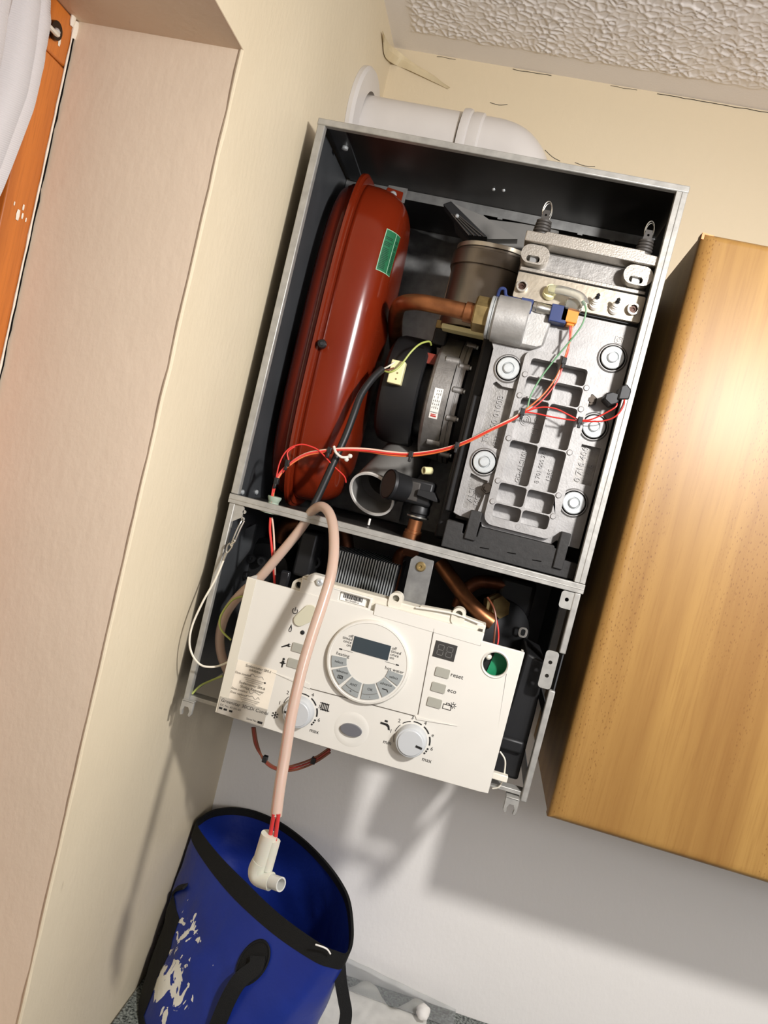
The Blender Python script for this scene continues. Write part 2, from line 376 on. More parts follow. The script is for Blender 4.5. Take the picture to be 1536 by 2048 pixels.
# window
win = struct(root('window_1', (WX, -1.14, 1.0), 'x', 'window'))
del win['label']; del win['category']
obj('frame_jamb', M().box(WX-.06, -.5842, 1.0, WX, -.5385, 2.0442), m_pine, win, bev=.002)
obj('frame_head', M().box(WX-.06, -1.75, 2.0448, WX, -.5385, 2.0925), m_pine, win, bev=.002)
obj('frame_sill', M().box(WX-.06, -1.75, 1.0005, WX, -.585, 1.05), m_pine, win, bev=.002)
obj('sash_stile', M().box(WX-.05, -.64, 1.051, WX-.014, -.5848, 2.044), m_pine, win, bev=.002)
obj('frame_jamb', M().box(WX-.06, -1.75, 1.051, WX, -1.70, 2.044), m_pine, win, bev=.002)
obj('pane', M().box(WX-.034, -1.70, 1.051, WX-.03, -.64, 2.044), mat('window_glass', (225, 230, 232), .03, trans=1), win)
m = M(); k = [(-.5396+.0006*noise.noise(V3((z*70, 1, 1))), z) for z in [1.0+i*.012 for i in range(91)]]
m.tube([(WX+.0012, y, z) for y, z in k], lambda t: .0010+.0012*noise.noise(V3((t*60, 0, 0))), 6, 1)
obj('frame_gap', m, m_dark, win, label='dark cracked gap between frame and plaster')
m = M(); m.tube([(WX+.0012, y-.0026, z) for y, z in k], lambda t: .0011+.0007*noise.noise(V3((t*50, 6, 0))), 6, 1)
m.ball(A(151, 62, X=WX+.001), .0065, 10, (.4, .8, 1.6)); m.ball(A(146, 40, X=WX+.001), .005, 10, (.4, .8, 1.6))
obj('filler_line', m, m_fill, win)
m = M()
for u, v, r in ((36, 430, .0055), (45, 432, .003), (47, 415, .003), (52, 440, .0022), (29, 407, .002), (119, 85, .0038)):
    m.ball(A(u, v, X=WX+.0005), r, 8, (.12, .5, 1.3))
obj('filler_smear', m, m_fill, win, label='white filler smears on the orange wood')
m = M().cyl(A(107, 60, X=WX), A(107, 60, X=WX)+V3((.004, 0, 0)), .0085, 16)
e = obj('wire_eye', m, mat('dark_metal', (60, 48, 38), .35, .8), win)
obj('eye_screw', M().ball(A(113, 64, X=WX+.006), .0036, 10), m_zinc, win)

# net curtain on its wire
def edge_y(z):
    K = [(1.2, -.82), (1.5, -.745), (1.7, -.672), (1.80, -.634), (1.893, -.6077), (1.9335, -.5996), (1.9747, -.5913), (2.0129, -.5893), (2.0541, -.5904), (2.0764, -.598), (2.2, -.600)]
    for (a, b), (c, d) in zip(K, K[1:]):
        if a <= z <= c: return b+(d-b)*(z-a)/(c-a)
    return K[0][1]
vs = []; nz, nyc = 130, 120
for j in range(nz+1):
    z = 1.2+(2.088-1.2)*j/nz
    for i in range(nyc+1):
        t = i/nyc; y = edge_y(z)-.016-.9*t*(1-.15*max(0, 2.0-z))
        g = max(0, (z-1.98)/.1)
        ph = 2*pi*(t*24+.55*noise.noise(V3((t*14, z*1.6, 0))))+2.2; fa = min(1, .2+t*22)
        x = WX+.022+.017*math.sin(ph)*(1-.35*g)*fa + .003*math.sin(ph*2.1+z*9) + .0015*g*noise.noise(V3((t*90, z*90, 0)))
        vs.append((x, y+.005*math.cos(ph)*fa, z))
fs = [(j*(nyc+1)+i, j*(nyc+1)+i+1, (j+1)*(nyc+1)+i+1, (j+1)*(nyc+1)+i) for j in range(nz) for i in range(nyc)]
mc = mat('white_net_fabric', (206, 200, 198), .85, spec=.1)
N = mc.node_tree.nodes; L = mc.node_tree.links
g = N.new('ShaderNodeNewGeometry'); wv = N.new('ShaderNodeTexWave'); wv.bands_direction = 'Z'; wv.inputs['Scale'].default_value = 165
mpp = N.new('ShaderNodeMapping'); L.new(g.outputs['Position'], mpp.inputs[0]); L.new(mpp.outputs[0], wv.inputs[0])
bp = N.new('ShaderNodeBump'); bp.inputs['Strength'].default_value = .35; bp.inputs['Distance'].default_value = .001; L.new(wv.outputs[0], bp.inputs['Height']); L.new(bp.outputs[0], N['Principled BSDF'].inputs['Normal'])
cur = obj('net_curtain', M().add(vs, fs), mc, smooth_all=True)
so = cur.modifiers.new('solid', 'SOLIDIFY'); so.thickness = .0008
tag(cur, 'white ribbed net curtain gathered on a wire at the orange window frame', 'curtain')
obj('curtain_wire', M().tube([A(112, 62, X=WX+.006), A(96, 50, X=WX+.013), (WX+.016, -.75, 2.064), (WX+.016, -1.72, 2.062)], .0022, 8, 4), m_wwh, cur)

# ------------------------------------------------------------------ worktop
mg = bpy.data.materials.new('speckled_granite'); mg.use_nodes = True; N = mg.node_tree.nodes; L = mg.node_tree.links; b = N['Principled BSDF']
g = N.new('ShaderNodeNewGeometry'); n1 = N.new('ShaderNodeTexNoise'); n1.inputs['Scale'].default_value = 260; n1.inputs['Detail'].default_value = 3; L.new(g.outputs['Position'], n1.inputs[0])
cr = N.new('ShaderNodeValToRGB'); cr.color_ramp.elements[0].position = .35; cr.color_ramp.elements[0].color = lin(38, 44, 44); cr.color_ramp.elements[1].position = .7; cr.color_ramp.elements[1].color = lin(150, 156, 150)
L.new(n1.outputs[0], cr.inputs[0]); L.new(cr.outputs[0], b.inputs['Base Color']); b.inputs['Roughness'].default_value = .25
wt = obj('worktop', M().box(.0005, -.62, WT-.038, 2.295, -.0005, WT), mg, bev=.003)
tag(wt, 'dark speckled granite-look kitchen worktop under the blue bucket', 'worktop')
# base cabinet carrying the worktop
bc = root('base_cabinet', (1.2, -.29, 0), 'kitchen base cabinet below the speckled worktop', 'cabinet')
obj('carcass', M().box(.002, -.56, .0, 2.29, -.002, WT-.0385), m_beech, bc)
# dust sheet
vs = []; nxs, nys = 60, 40
for j in range(nys+1):
    for i in range(nxs+1):
        x = .292-.022*(j/nys)+.17*i/nxs; y = -.5+(.475-.02*math.sin(i*.2))*j/nys
        h = WT+.0026+.0028*abs(noise.noise(V3((x*26, y*26, 0))))+.002*noise.noise(V3((x*70, y*70, 2)))
        vs.append((x, y, max(WT+.0008, h)))
fs = [(j*(nxs+1)+i, j*(nxs+1)+i+1, (j+1)*(nxs+1)+i+1, (j+1)*(nxs+1)+i) for j in range(nys) for i in range(nxs)]
ds = obj('dust_sheet', M().add(vs, fs), m_seamw, smooth_all=True)
so = ds.modifiers.new('solid', 'SOLIDIFY'); so.thickness = .0008
tag(ds, 'pale wrinkled dust sheet spread on the worktop right of the bucket', 'dust sheet')
# clear plastic strip along the wall
rings = []
for i in range(25):
    t = i/24; x = .24+.245*t; lift = .034*(1-t*.75)+.002*noise.noise(V3((t*9, 0, 0)))
    y0 = -.030-.008*t; rings.append([V3((x, y0-.012, WT+.0065)), V3((x, y0+.004, WT+.009+lift*.3)), V3((x, y0+.016, WT+.010+lift)), V3((x, y0+.0165, WT+.0095+lift)), V3((x, y0+.005, WT+.0075+lift*.3)), V3((x, y0-.012, WT+.0055))])
ps = obj('plastic_strip', M().loft(rings), mat('clear_film', (236, 238, 238), .12, trans=.9, spec=.6))
tag(ps, 'clear folded plastic strip lying along the wall on the worktop edge', 'plastic strip')
m = M(); rings = []
c0 = A(842, 2040, Z=WT+.006)
for j in range(7):
    t = j/6; rr = .012*math.sin(pi*(.12+.76*t))
    rings.append([c0+V3((rr*math.cos(a)*(1+.35*noise.noise(V3((math.cos(a)*2, math.sin(a)*2, t*3)))), rr*math.sin(a)*1.3*(1+.35*noise.noise(V3((math.cos(a)*2, 5, t*3)))), .004+.020*t)) for a in [2*pi*k/14 for k in range(14)]])
ti = obj('tissue', m.loft(rings), mat('white_tissue', (240, 236, 228), .9), ang=60)
tag(ti, 'small crumpled white tissue on the worktop by the plastic strip', 'tissue')

# ------------------------------------------------------------------ wall cabinet
cx0, cyf, czb, czt = .4955, -.3222, 1.3708, 2.0908
cab = root('wall_cabinet', (cx0+.3, -.16, czb), 'beech wood wall cabinet with rounded door right of the boiler', 'cabinet')
obj('carcass', M().box(cx0+.001, cyf+.0225, czb+.0015, cx0+.6, -.001, czt-.001), m_beech, cab)
# door with a rounded (postformed) front edge
rr = .013; prof = [(0, 0)]
prof = [(.0, .021), (.0, .010)] + [(rr*1.3*(1-math.cos(t)), .010*(1-math.sin(t))) for t in [pi/2*k/7 for k in range(1, 8)]]
rings = []
for ins, d in prof: rings.append([V3((cx0+ins, cyf+d, czb+ins*.8)), V3((cx0+.597-ins, cyf+d, czb+ins*.8)), V3((cx0+.597-ins, cyf+d, czt-ins*.55)), V3((cx0+ins, cyf+d, czt-ins*.55))])
obj('door', M().loft(rings), m_beech, cab, ang=25)
obj('foil_chip', M().prism([(cx0+.0005, czt-.0075), (cx0+.008, czt-.0078), (cx0+.014, czt-.001), (cx0+.0005, czt+.0003)], cyf+.004, cyf+.0205), m_chip, cab, label='pale chipped corner of the door edge')

# ------------------------------------------------------------------ flue
fl = root('flue_pipe', (.25, -.095, 2.13), 'white plastic flue pipe from the left wall into the boiler top', 'pipe')
fy, fz, fr = -.095, 2.2295, .0500
obj('wall_collar', M().lathe((0.0003, fy, fz+.005), (1, 0, 0), [(.0505, 0), (.083, 0), (.083, .006), (.079, .0105), (.0545, .0125), (.0505, .0125), (.0505, 0)], 48, cap=False), m_pvc, fl)
obj('straight_pipe', M().lathe((-.05, fy, fz), (1, 0, 0), [(fr-.002, 0), (fr, .0), (fr, .207), (fr-.002, .207)], 48), m_pvc, fl)
m = M().lathe((.158, fy, fz), (1, 0, 0), [(fr+.0005, 0), (fr+.0055, .001), (fr+.0065, .006), (fr+.0055, .012), (fr+.002, .014), (fr+.0035, .018), (fr+.0035, .03), (fr, .033), (fr-.003, .033)], 48)
obj('coupling', m, m_pvc, fl)
obj('pipe_elbow', M().tube([(.185, fy, fz), (.215, fy, fz), (.236, fy, fz-.006), (.252, fy, fz-.024), (.257, fy, fz-.05), (.257, fy, 2.1335)], fr, 36, 5), m_pvc, fl)

# ------------------------------------------------------------------ boiler
XL, XR, YF, ZT, ZS, ZB = .0195, .4655, -.3372, 2.1309, 1.6534, 1.389
boil = root('boiler', ((XL+XR)/2, -.17, ZB), 'wall-hung grey combi boiler with its front off and white control panel hanging down', 'boiler')
cas = part('casing', (XL, YF, ZS), boil)
T = .0012
# left side, folded front lip
obj('side_panel', M().box(XL, YF+.002, ZS, XL+T, -.004, ZT-.003), m_case, cas)
obj('side_panel', M().box(XR-T, YF+.002, ZS, XR, -.004, ZT-.003), m_case, cas)
def lip_v(x0, x1, z0, z1, s): return M().prism([(x0, YF), (x1, YF), (x1, YF+.004), (x0+(s > 0)*.0, YF+.004)], z0, z1, (), 'z')
obj('front_lip', M().box(XL-.0004, YF, ZS+.006, XL+.0095, YF+.010, ZT-.006), m_lip, cas, bev=.0012)
m = M().box(XR-.0125, YF, ZS+.006, XR+.0004, YF+.010, ZT-.006); m.box(XR-.0062, YF-.0008, ZS+.006, XR-.0052, YF+.002, ZT-.006)
obj('front_lip', m, m_lip, cas, bev=.0008)
obj('top_panel', M().box(XL, YF+.003, ZT-.0016, XR, -.004, ZT-.0002), m_caseblk, cas)
obj('front_lip', M().box(XL-.001, YF-.001, ZT-.0075, XR+.001, YF+.008, ZT+.0006), m_lip, cas, bev=.0012)
m = M().box(XL+.002, -.166, ZT-.0145, XR-.002, -.1645, ZT-.002)
for x in (.075, .1, .22, .247, .31, .36, .405): m.box(x, -.1665, ZT-.0165, x+.007, -.1645, ZT-.0135)
obj('top_flange', m, m_galv, cas)
obj('back_panel', M().box(XL, -.006, ZB+.01, XR, -.004, ZT-.002), m_galv, cas)
obj('inner_wall', M().box(.085, -.034, ZS+.004, .2, -.028, 2.085), m_galv, cas)
# corner bracket under the top, with screw
obj('corner_bracket', M().prism([(.030, YF+.012), (.052, YF+.012), (.047, -.17), (.028, -.17)], ZT-.0045, ZT-.0018, (), 'z'), m_case, cas)
pc = A(690, 296, Z=ZT-.006)
obj('screw', M().lathe((pc.x, pc.y, ZT-.0018), (0, 0, -1), [(.0035, 0), (.0042, .003), (.0042, .006), (.0025, .007)], 14), m_zinc, cas)
for u, v in ((987, 380), (1007, 382)):
    q = A(u, v, Z=ZT-.003); obj('rivet', M().lathe((q.x, q.y, ZT-.0016), (0, 0, -1), [(.0024, 0), (.0022, .0015), (.001, .0024)], 12), m_zinc, cas)
# shelf
m = M().prism([(XL, YF+.002), (XR, YF+.002), (XR, -.006), (XL, -.006)], ZS-.0015, ZS, [circ(.0735, -.322, .008, 16)], 'z')
obj('shelf', m, m_caseblk, cas)
m = M().box(XL-.001, YF-.0012, ZS-.006, XR+.001, YF+.007, ZS+.0055)
m.box(XL-.001, YF-.0018, ZS-.0012, XR+.001, YF+.001, ZS+.0002)
obj('shelf_lip', m, m_lip, cas, bev=.0008)
for u, v in ((487, 985), (515, 985)):
    q = A(u, v, X=XL+.0035); obj('screw', M().lathe((XL+T, q.y, q.z), (1, 0, 0), [(.0035, 0), (.0035, .002), (.0018, .0032)], 12), m_zinc, cas)
# lower frame: sides with openings, tabs, feet
low = part('lower_frame', (XL, YF, ZB), boil)
obj('side_panel', M().box(XL+.001, YF+.001, ZB+.002, XL+.0025, -.006, ZS-.002), m_case, low)
m = M().prism([(YF+.003, ZB+.002), (-.006, ZB+.002), (-.006, ZS-.002), (YF+.003, ZS-.002)], XR-.0035, XR-.002, [rrect(-.30, 1.50, -.18, 1.62, .012), rrect(-.29, 1.41, -.16, 1.485, .012)], 'x')
obj('side_panel', m, m_case, low)
obj('edge_strip', M().box(XL+.001, YF-.0002, ZB, XL+.0085, YF+.009, ZS-.006), m_lip, low, bev=.001)
for z0, z1 in ((1.388, 1.527), (1.573, ZS-.006)):
    obj('edge_strip', M().box(XR-.0085, YF-.0002, z0, XR-.001, YF+.009, z1), m_lip, low, bev=.0012)
def tab(poly, holes, y0):
    return M().prism(poly, y0, y0+.0016, [circ(x, z, .0024, 12) for x, z in holes])
q = [A(*p, Y=YF) for p in ((1122, 1192), (1122, 1207))]
m = tab(rrect(.4425, 1.6255, .4600, 1.6465, .004), [(.4502, 1.6365)], YF+.001); obj('fixing_tab', m, m_lip, low)
m = tab(rrect(.4425, 1.527, .4580, 1.573, .004), [(.4502, 1.559), (.4502, 1.5425)], YF+.001); obj('fixing_tab', m, m_lip, low)
h1 = A(488, 1024, Y=YF); h2 = A(485, 1038, Y=YF)
m = tab(rrect(XL+.004, 1.617, XL+.0215, 1.6475, .004), [(h1.x, h1.z), (h2.x, h2.z)], YF+.001); obj('fixing_tab', m, m_lip, low)
obj('bottom_rail', M().box(XL+.004, YF+.004, ZB+.001, .085, YF+.020, ZB+.006), m_lip, low, bev=.0006)
obj('bottom_rail', M().box(.36, YF+.004, ZB+.004, XR-.006, YF+.020, ZB+.009), m_lip, low, bev=.0006)
for x0, mir in ((.029, 1), (.4475, -1)):   # claw feet that held the front cover
    m = M()
    pr = [(-.008, 0), (.008, 0), (.008, -.016), (.0055, -.020), (.003, -.018), (.004, -.012), (.002, -.008), (-.003, -.008), (-.005, -.013), (-.004, -.019), (-.007, -.020), (-.0085, -.014)]
    m.prism([(x0+mir*a, ZB+.001+c) for a, c in pr], YF-.004, YF+.001)
    m.box(x0-.008, YF-.004, ZB-.0005, x0+.008, YF+.012, ZB+.0015)
    obj('claw_foot', m, m_lip, low, bev=.0005)
obj('lower_back_panel', M().box(XL+.003, -.03, ZB+.015, XR-.004, -.026, ZS-.004), mat('dull_grey_steel', (88, 84, 84), .5, .3, var=.15), low)
# dark duct with clip on the right
m = M().prism([(.405, ZB+.012), (.4515, ZB+.012), (.4515, 1.49), (.449, 1.552), (.424, 1.558), (.42, 1.49)], -.31, -.20)
obj('black_duct', m, m_blk, low, bev=.003)
obj('duct_clip', M().box(.412, -.318, 1.436, .4475, -.311, 1.452), m_blk, low, bev=.003)

# expansion vessel ------------------------------------------------
vx, vcy, vcz, va, vb = .0675, -.198, 1.886, .097, .2325
def vloop(x, ins, n=72, e=3.1):
    out = []
    for k in range(n):
        t = 2*pi*k/n; c, s_ = math.cos(t), math.sin(t)
        y = vcy-(va-ins)*math.copysign(abs(c)**(2/e), c); z = vcz+(vb-ins)*math.copysign(abs(s_)**(2/e), s_)
        out.append(V3((x, y, z)))
    return out
PR = [(-.038, .075), (-.038, .055), (-.035, .034), (-.028, .021), (-.016, .014), (-.004, .012)]
PL = [(.0045, .0115), (.010, .012), (.020, .0125), (.030, .014), (.040, .0165), (.048, .0205), (.055, .0265), (.060, .033), (.064, .043), (.066, .058), (.0665, .088)]
ves = part('expansion_vessel', (vx, vcy, 1.654), boil)
obj('rear_shell', M().loft([vloop(vx+a, c) for a, c in PR]), m_red, ves, smooth_all=True)
obj('seam_rim', M().loft([vloop(vx+a, c) for a, c in ((-.004, .008), (-.0042, .001), (-.003, -.0005), (.001, -.0005), (.0022, .0015), (.0028, .0035), (.0045, .0035), (.005, .008))]), m_red, ves, ang=50)
obj('front_shell', M().loft([vloop(vx+a, c) for a, c in PL]), m_red, ves, smooth_all=True)
def vsurf(s_, z, off=.0006):
    """point on the front-facing side of the shell: s_ distance right of the seam, height z"""
    for (a, b), (c, d) in zip(PL, PL[1:]):
        if a <= s_ <= c: ins = b+(d-b)*(s_-a)/(c-a); sl = (d-b)/(c-a); break
    e = 3.1; zz = min(.999, abs(z-vcz)/(vb-ins)); yy = (1-zz**e)**(1/e)
    p = V3((vx+s_, vcy-(va-ins)*yy, z)); nrm = V3((sl, -1, 0)).normalized()
    return p+nrm*off
def vpatch(s0, s1, z0, z1, off, ns=8, nz_=10, skew=0):
    m = M(); vs = [vsurf(s0+(s1-s0)*i/ns, z0+(z1-z0)*j/nz_+skew*(i/ns), off) for j in range(nz_+1) for i in range(ns+1)]
    return m.add(vs, [(j*(ns+1)+i, j*(ns+1)+i+1, (j+1)*(ns+1)+i+1, (j+1)*(ns+1)+i) for j in range(nz_) for i in range(ns)])
VL = (.0505, .0645, 1.985, 2.040)
obj('label_plate', vpatch(VL[0]-.0008, VL[1], VL[2]-.001, VL[3]+.001, .0004), m_greenl, ves)
obj('rating_label', vpatch(*VL, .0007), m_green, ves, label='green printed rating label')
m = M()
for k in range(20):
    z = VL[2]+.003+.0022*k
    if k in (13, 17): continue
    a = vpatch(VL[0]+.001, VL[0]+.007+.002*random.random(), z, z+.0009, .0010, 3, 1); m.add(a.v, a.f)
    a = vpatch(VL[0]+.0115, VL[0]+.0135, z, z+.0009, .0010, 3, 1); m.add(a.v, a.f)
obj('label_print', m, mat('dark_green_print', (14, 52, 34), .6), ves)
a = vpatch(VL[0]+.0103, VL[0]+.0108, VL[2], VL[3], .0011, 1, 8); obj('label_line', a, m_greenl, ves)
q = vsurf(.0075, 1.871, 0)
m = M().lathe(q, (.2, -1, 0), [(.004, -.002), (.004, .007), (.006, .008), (.0065, .012), (.005, .017), (.002, .019)], 18)
obj('valve_cap', m, m_blk, ves, label='black valve cap')
t0 = A(786, 391, Y=-.215)
m = M().prism([(t0.x-.010, t0.z+.010), (t0.x+.013, t0.z+.007), (t0.x+.013, t0.z-.010), (t0.x+.009, t0.z-.034), (t0.x-.016, t0.z-.034), (t0.x-.014, t0.z)], -.215, -.212)
obj('mounting_lug', m, m_red, ves, bev=.001)
obj('screw', M().lathe((t0.x, -.215, t0.z), (0, -1, 0), [(.0052, 0), (.0052, .003), (.0035, .0045), (.0018, .0045), (.0018, .003)], 16), m_zinc, ves)
obj('lug_bracket', M().box(t0.x-.010, -.2115, t0.z-.006, t0.x+.017, -.210, t0.z+.014), m_galv, ves)

# copper pipe, nut, gas inlet casting -------------------------------
flow = part('flow_pipe', A(880, 610, Y=-.19), boil)
m = M().tube([A(796, 720, Y=-.10), A(790, 655, Y=-.18), A(798, 613, Y=-.25), A(830, 604, Y=-.29), A(880, 612, Y=-.305), A(950, 628, Y=-.308)], .0102, 20, 8)
obj('copper_tube', m, m_copper, flow)
obj('tube_flare', M().cyl(A(930, 623, Y=-.308), A(952, 629, Y=-.308), .0125, 24), m_copper, flow)
m = M().lathe(A(948, 626, Y=-.308), (1, 0, 0), [(.019, 0), (.0216, .002), (.0216, .018), (.019, .020)], 6); obj('hex_nut', m, m_brass, flow)
m = M().lathe(A(976, 634, Y=-.308), (1, 0, 0), [(.024, 0), (.026, .001), (.026, .004), (.0235, .0045), (.026, .005), (.026, .009), (.024, .0095)], 36); obj('sealing_collar', m, m_zinc, flow)

hx = part('heat_exchanger', (.375, -.2, 1.697), boil)
obj('inlet_casting', M().lathe((.2815, -.252, 1.9595), (1, 0, 0), [(.028, 0), (.0300, .001), (.0300, .041), (.028, .0425), (.022, .0425), (.019, .038), (.015, .038)], 36), m_alu3, hx)
m = M().prism([(.318, 1.930), (.338, 1.930), (.352, 1.938), (.354, 1.972), (.346, 1.983), (.318, 1.984)], -.258, -.236)
obj('inlet_boss', m, m_alu3, hx, bev=.004)
# upper plate carrying the electrodes
obj('electrode_plate', M().prism(rrect(.2975, 1.9905, .4605, 2.0235, .002), -.256, -.248), m_plate, hx, bev=.0008)
obj('plate_gasket', M().box(.2965, -.2485, 1.9885, .4605, -.245, 2.0265), m_blk, hx)
for u, v in ((1044, 573), (1266, 619)):
    q = A(u, v, Y=-.257)
    obj('socket_ring', M().pipe((q.x, -.256, q.z), (0, -1, 0), .0074, .0052, .007, 24), m_alub, hx)
    obj('socket_screw', M().lathe((q.x, -.256, q.z), (0, -1, 0), [(.0050, 0), (.005, .003), (.0025, .003), (.002, .001)], 6), mat('dark_screw', (82, 62, 54), .4, .7), hx)
for u, v in ((1190, 605), (1230, 614)):
    q = A(u, v, Y=-.262)
    obj('electrode', M().lathe((q.x, -.256, q.z-.003), (.05, -.8, .45), [(.0062, 0), (.0062, .004), (.0045, .0045), (.005, .006), (.0042, .0075), (.005, .009), (.0042, .0105), (.0046, .012), (.003, .0145)], 18), m_lab, hx, label='white ceramic electrode')
    obj('electrode_tip', M().lathe(V3((q.x, -.256, q.z-.003))+V3((.05, -.8, .45)).normalized()*.0145, (.05, -.8, .45), [(.0022, 0), (.003, .002), (.0018, .004), (.0026, .006), (.001, .0085)], 10), m_blk, hx)
q = A(1100, 580, Y=-.262)
obj('sight_cup', M().lathe((q.x, -.256, q.z-.004), (.1, -.9, .4), [(.0085, 0), (.0085, .006), (.006, .007), (.006, .014), (.0048, .014)], 20), m_cream, hx)
obj('clear_tube', M().tube([A(1100, 578, Y=-.268), A(1125, 580, Y=-.275), A(1160, 592, Y=-.279), A(1171, 610, Y=-.279)], .0055, 14, 6), m_clear, hx)
obj('clear_cap', M().lathe(A(1150, 610, Y=-.266), (1, -.2, 0), [(.006, -.012), (.008, -.010), (.008, .008), (.006, .010)], 16), m_clear, hx)
obj('sensor_pin', M().cyl(A(1158, 620, Y=-.27), A(1166, 606, Y=-.27), .0025, 12), m_plate, hx)
# hinged top bar with two sprung clips
obj('clamp_bar', M().prism([(.2955, 2.0575), (.4608, 2.0575), (.4608, 2.0695), (.444, 2.0705), (.443, 2.0735), (.321, 2.0735), (.318, 2.0705), (.2955, 2.0705)], -.275, -.215), m_alub, hx, bev=.0012)
obj('casting_body', M().box(.2965, -.248, 2.027, .4590, -.20, 2.0572), m_alu2, hx, bev=.003)
obj('casting_rib', M().box(.298, -.2535, 2.0265, .4590, -.247, 2.0315), m_alub, hx, bev=.0008)
for x in (.3135, .4435):
    pr = rrect(x-.0185, 2.0325, x+.0175, 2.0565, .0118, 8)
    obj('clamp_foot', M().prism(pr, -.269, -.245, [rrect(x-.0105, 2.0345, x+.0065, 2.0425, .0035)]), m_alub, hx, bev=.004, seg=4)
    obj('foot_pin', M().box(x-.006, -.262, 2.0365, x+.004, -.25, 2.0435), m_galv, hx)
    b0 = V3((x, -.256, 2.071))
    obj('rubber_boot', M().lathe(b0, (0, 0, 1), [(.0095, 0), (.0100, .004), (.0088, .0045)]+[v for k in range(4) for v in ((.0112-.0005*k, .006+.004*k), (.0112-.0005*k, .0082+.004*k), (.0092-.0005*k, .009+.004*k))]+[(.006, .0215), (.005, .022)], 24), m_rub, hx)
    obj('boot_clip', M().prism([(x-.006, 2.090), (x+.006, 2.090), (x+.004, 2.105), (x-.004, 2.105)], -.259, -.253, [circ(x, 2.0985, .0016, 10)]), m_rub, hx)
    ws = smooth([(x-.003, -.256, 2.094), (x-.0055, -.257, 2.104), (x-.004, -.258, 2.113), (x, -.258, 2.1165), (x+.004, -.257, 2.113), (x+.0055, -.256, 2.104), (x+.003, -.255, 2.094)], 6)
    m = M().tube(ws, .0007, 8, 1); m.tube([p+V3((.001, .003, -.0015)) for p in ws], .0007, 8, 1)
    obj('wire_loop', m, m_wire, hx)
# blue clip, sensor and orange plug
q = A(1000, 580, Y=-.25)
m = M().tube([A(994, 606, Y=-.245), A(996, 588, Y=-.25), A(1001, 577, Y=-.255), A(1010, 578, Y=-.255), A(1013, 592, Y=-.255), A(1030, 597, Y=-.255), A(1060, 604, Y=-.256), A(1080, 610, Y=-.256), A(1130, 618, Y=-.256)], .0022, 8, 5)
obj('retaining_clip', m, m_blue, hx)
def pxbox(u0, v0, u1, v1, Y0, Y1):
    a = A(u0, v0, Y=Y0); b = A(u1, v1, Y=Y0); return M().box(min(a.x, b.x), Y0, min(a.z, b.z), max(a.x, b.x), Y1, max(a.z, b.z))
p = A(1052, 612, Y=-.262); obj('clip_block', M().box(p.x-.008, -.264, p.z-.008, p.x+.008, -.245, p.z+.010), m_blue, hx, bev=.001)
p = A(1117, 630, Y=-.262); obj('clip_block', M().box(p.x-.011, -.268, p.z-.010, p.x+.011, -.245, p.z+.012), m_blue, hx, bev=.001)
s0 = A(1066, 612, Y=-.26); s1 = A(1107, 622, Y=-.26)
m = M().lathe(s0, s1-s0, [(.0058, 0), (.0058, .004), (.0066, .005), (.0066, .014), (.006, .015), (.006, .024)], 18); obj('temperature_sensor', m, m_wire, hx)
p = A(1138, 633, Y=-.262)
m = M().box(p.x-.010, -.268, p.z-.008, p.x+.011, -.252, p.z+.011); m.box(p.x-.001, -.266, p.z-.0115, p.x+.009, -.254, p.z-.008)
obj('sensor_plug', m, m_orange, hx, bev=.0012, label='orange sensor plug')
# front plate: outline with stepped channels
plate = [(.2915, 1.701), (.300, 1.6985), (.330, 1.6975), (.332, 1.692), (.425, 1.692), (.430, 1.6985), (.4475, 1.6945), (.4605, 1.6945), (.4612, 1.9865), (.338, 1.9865), (.336, 1.930), (.285, 1.932), (.2895, 1.922)]
hol = [rrect(.3365, 1.7025, .4205, 1.9250, .009), [(.3005, 1.800), (.3295, 1.795), (.3295, 1.877), (.322, 1.8765), (.313, 1.8765), (.304, 1.881), (.3005, 1.878)],
       [(.4305, 1.777), (.4555, 1.777), (.4555, 1.827), (.4305, 1.827)],
       [(.301, 1.71), (.322, 1.71), (.325, 1.73), (.325, 1.752), (.317, 1.7525), (.309, 1.755), (.301, 1.757)]]
obj('front_plate', M().prism(plate, -.2465, -.236, hol), m_alu, hx, bev=.0012)
obj('plate_backing', M().prism([(.293, 1.699), (.460, 1.697), (.460, 1.985), (.34, 1.985), (.293, 1.928)], -.2375, -.215, [rrect(.3365, 1.7025, .4205, 1.9250, .009)]), m_alu2, hx)
for x, z in ((.3148, 1.9005), (.3144, 1.775), (.4392, 1.852), (.4388, 1.7508), (.4400, 1.9425)):
    obj('bolt_pad', M().lathe((x, -.2465, z), (0, -1, 0), [(.0195, -.004), (.0190, .0008), (.0172, .0024), (.0148, .0024)], 36), m_alu, hx)
    obj('bolt_washer', M().lathe((x, -.249, z), (0, -1, 0), [(.0145, 0), (.0145, .0022), (.0135, .003), (.0080, .003), (.0076, .001), (.005, .001)], 36), m_zinc, hx)
    obj('relief_ring', M().pipe((x, -.2478, z), (0, -1, 0), .0162, .0146, .0013, 36), m_dark, hx)
    obj('bolt_head', M().lathe((x, -.249, z), (0, -1, 0), [(.0068, 0), (.0068, .0035), (.0055, .005), (.003, .005)], 18), m_zinc, hx)
for x, z in ((.4270, 1.8838), (.3266, 1.7424)):
    obj('hex_nut', M().lathe((x, -.247, z), (0, -1, 0), [(.0078, 0), (.0078, .006), (.0066, .0075), (.004, .0075), (.004, .010), (.002, .010)], 6), mat('dark_nut', (74, 66, 58), .35, .7), hx)
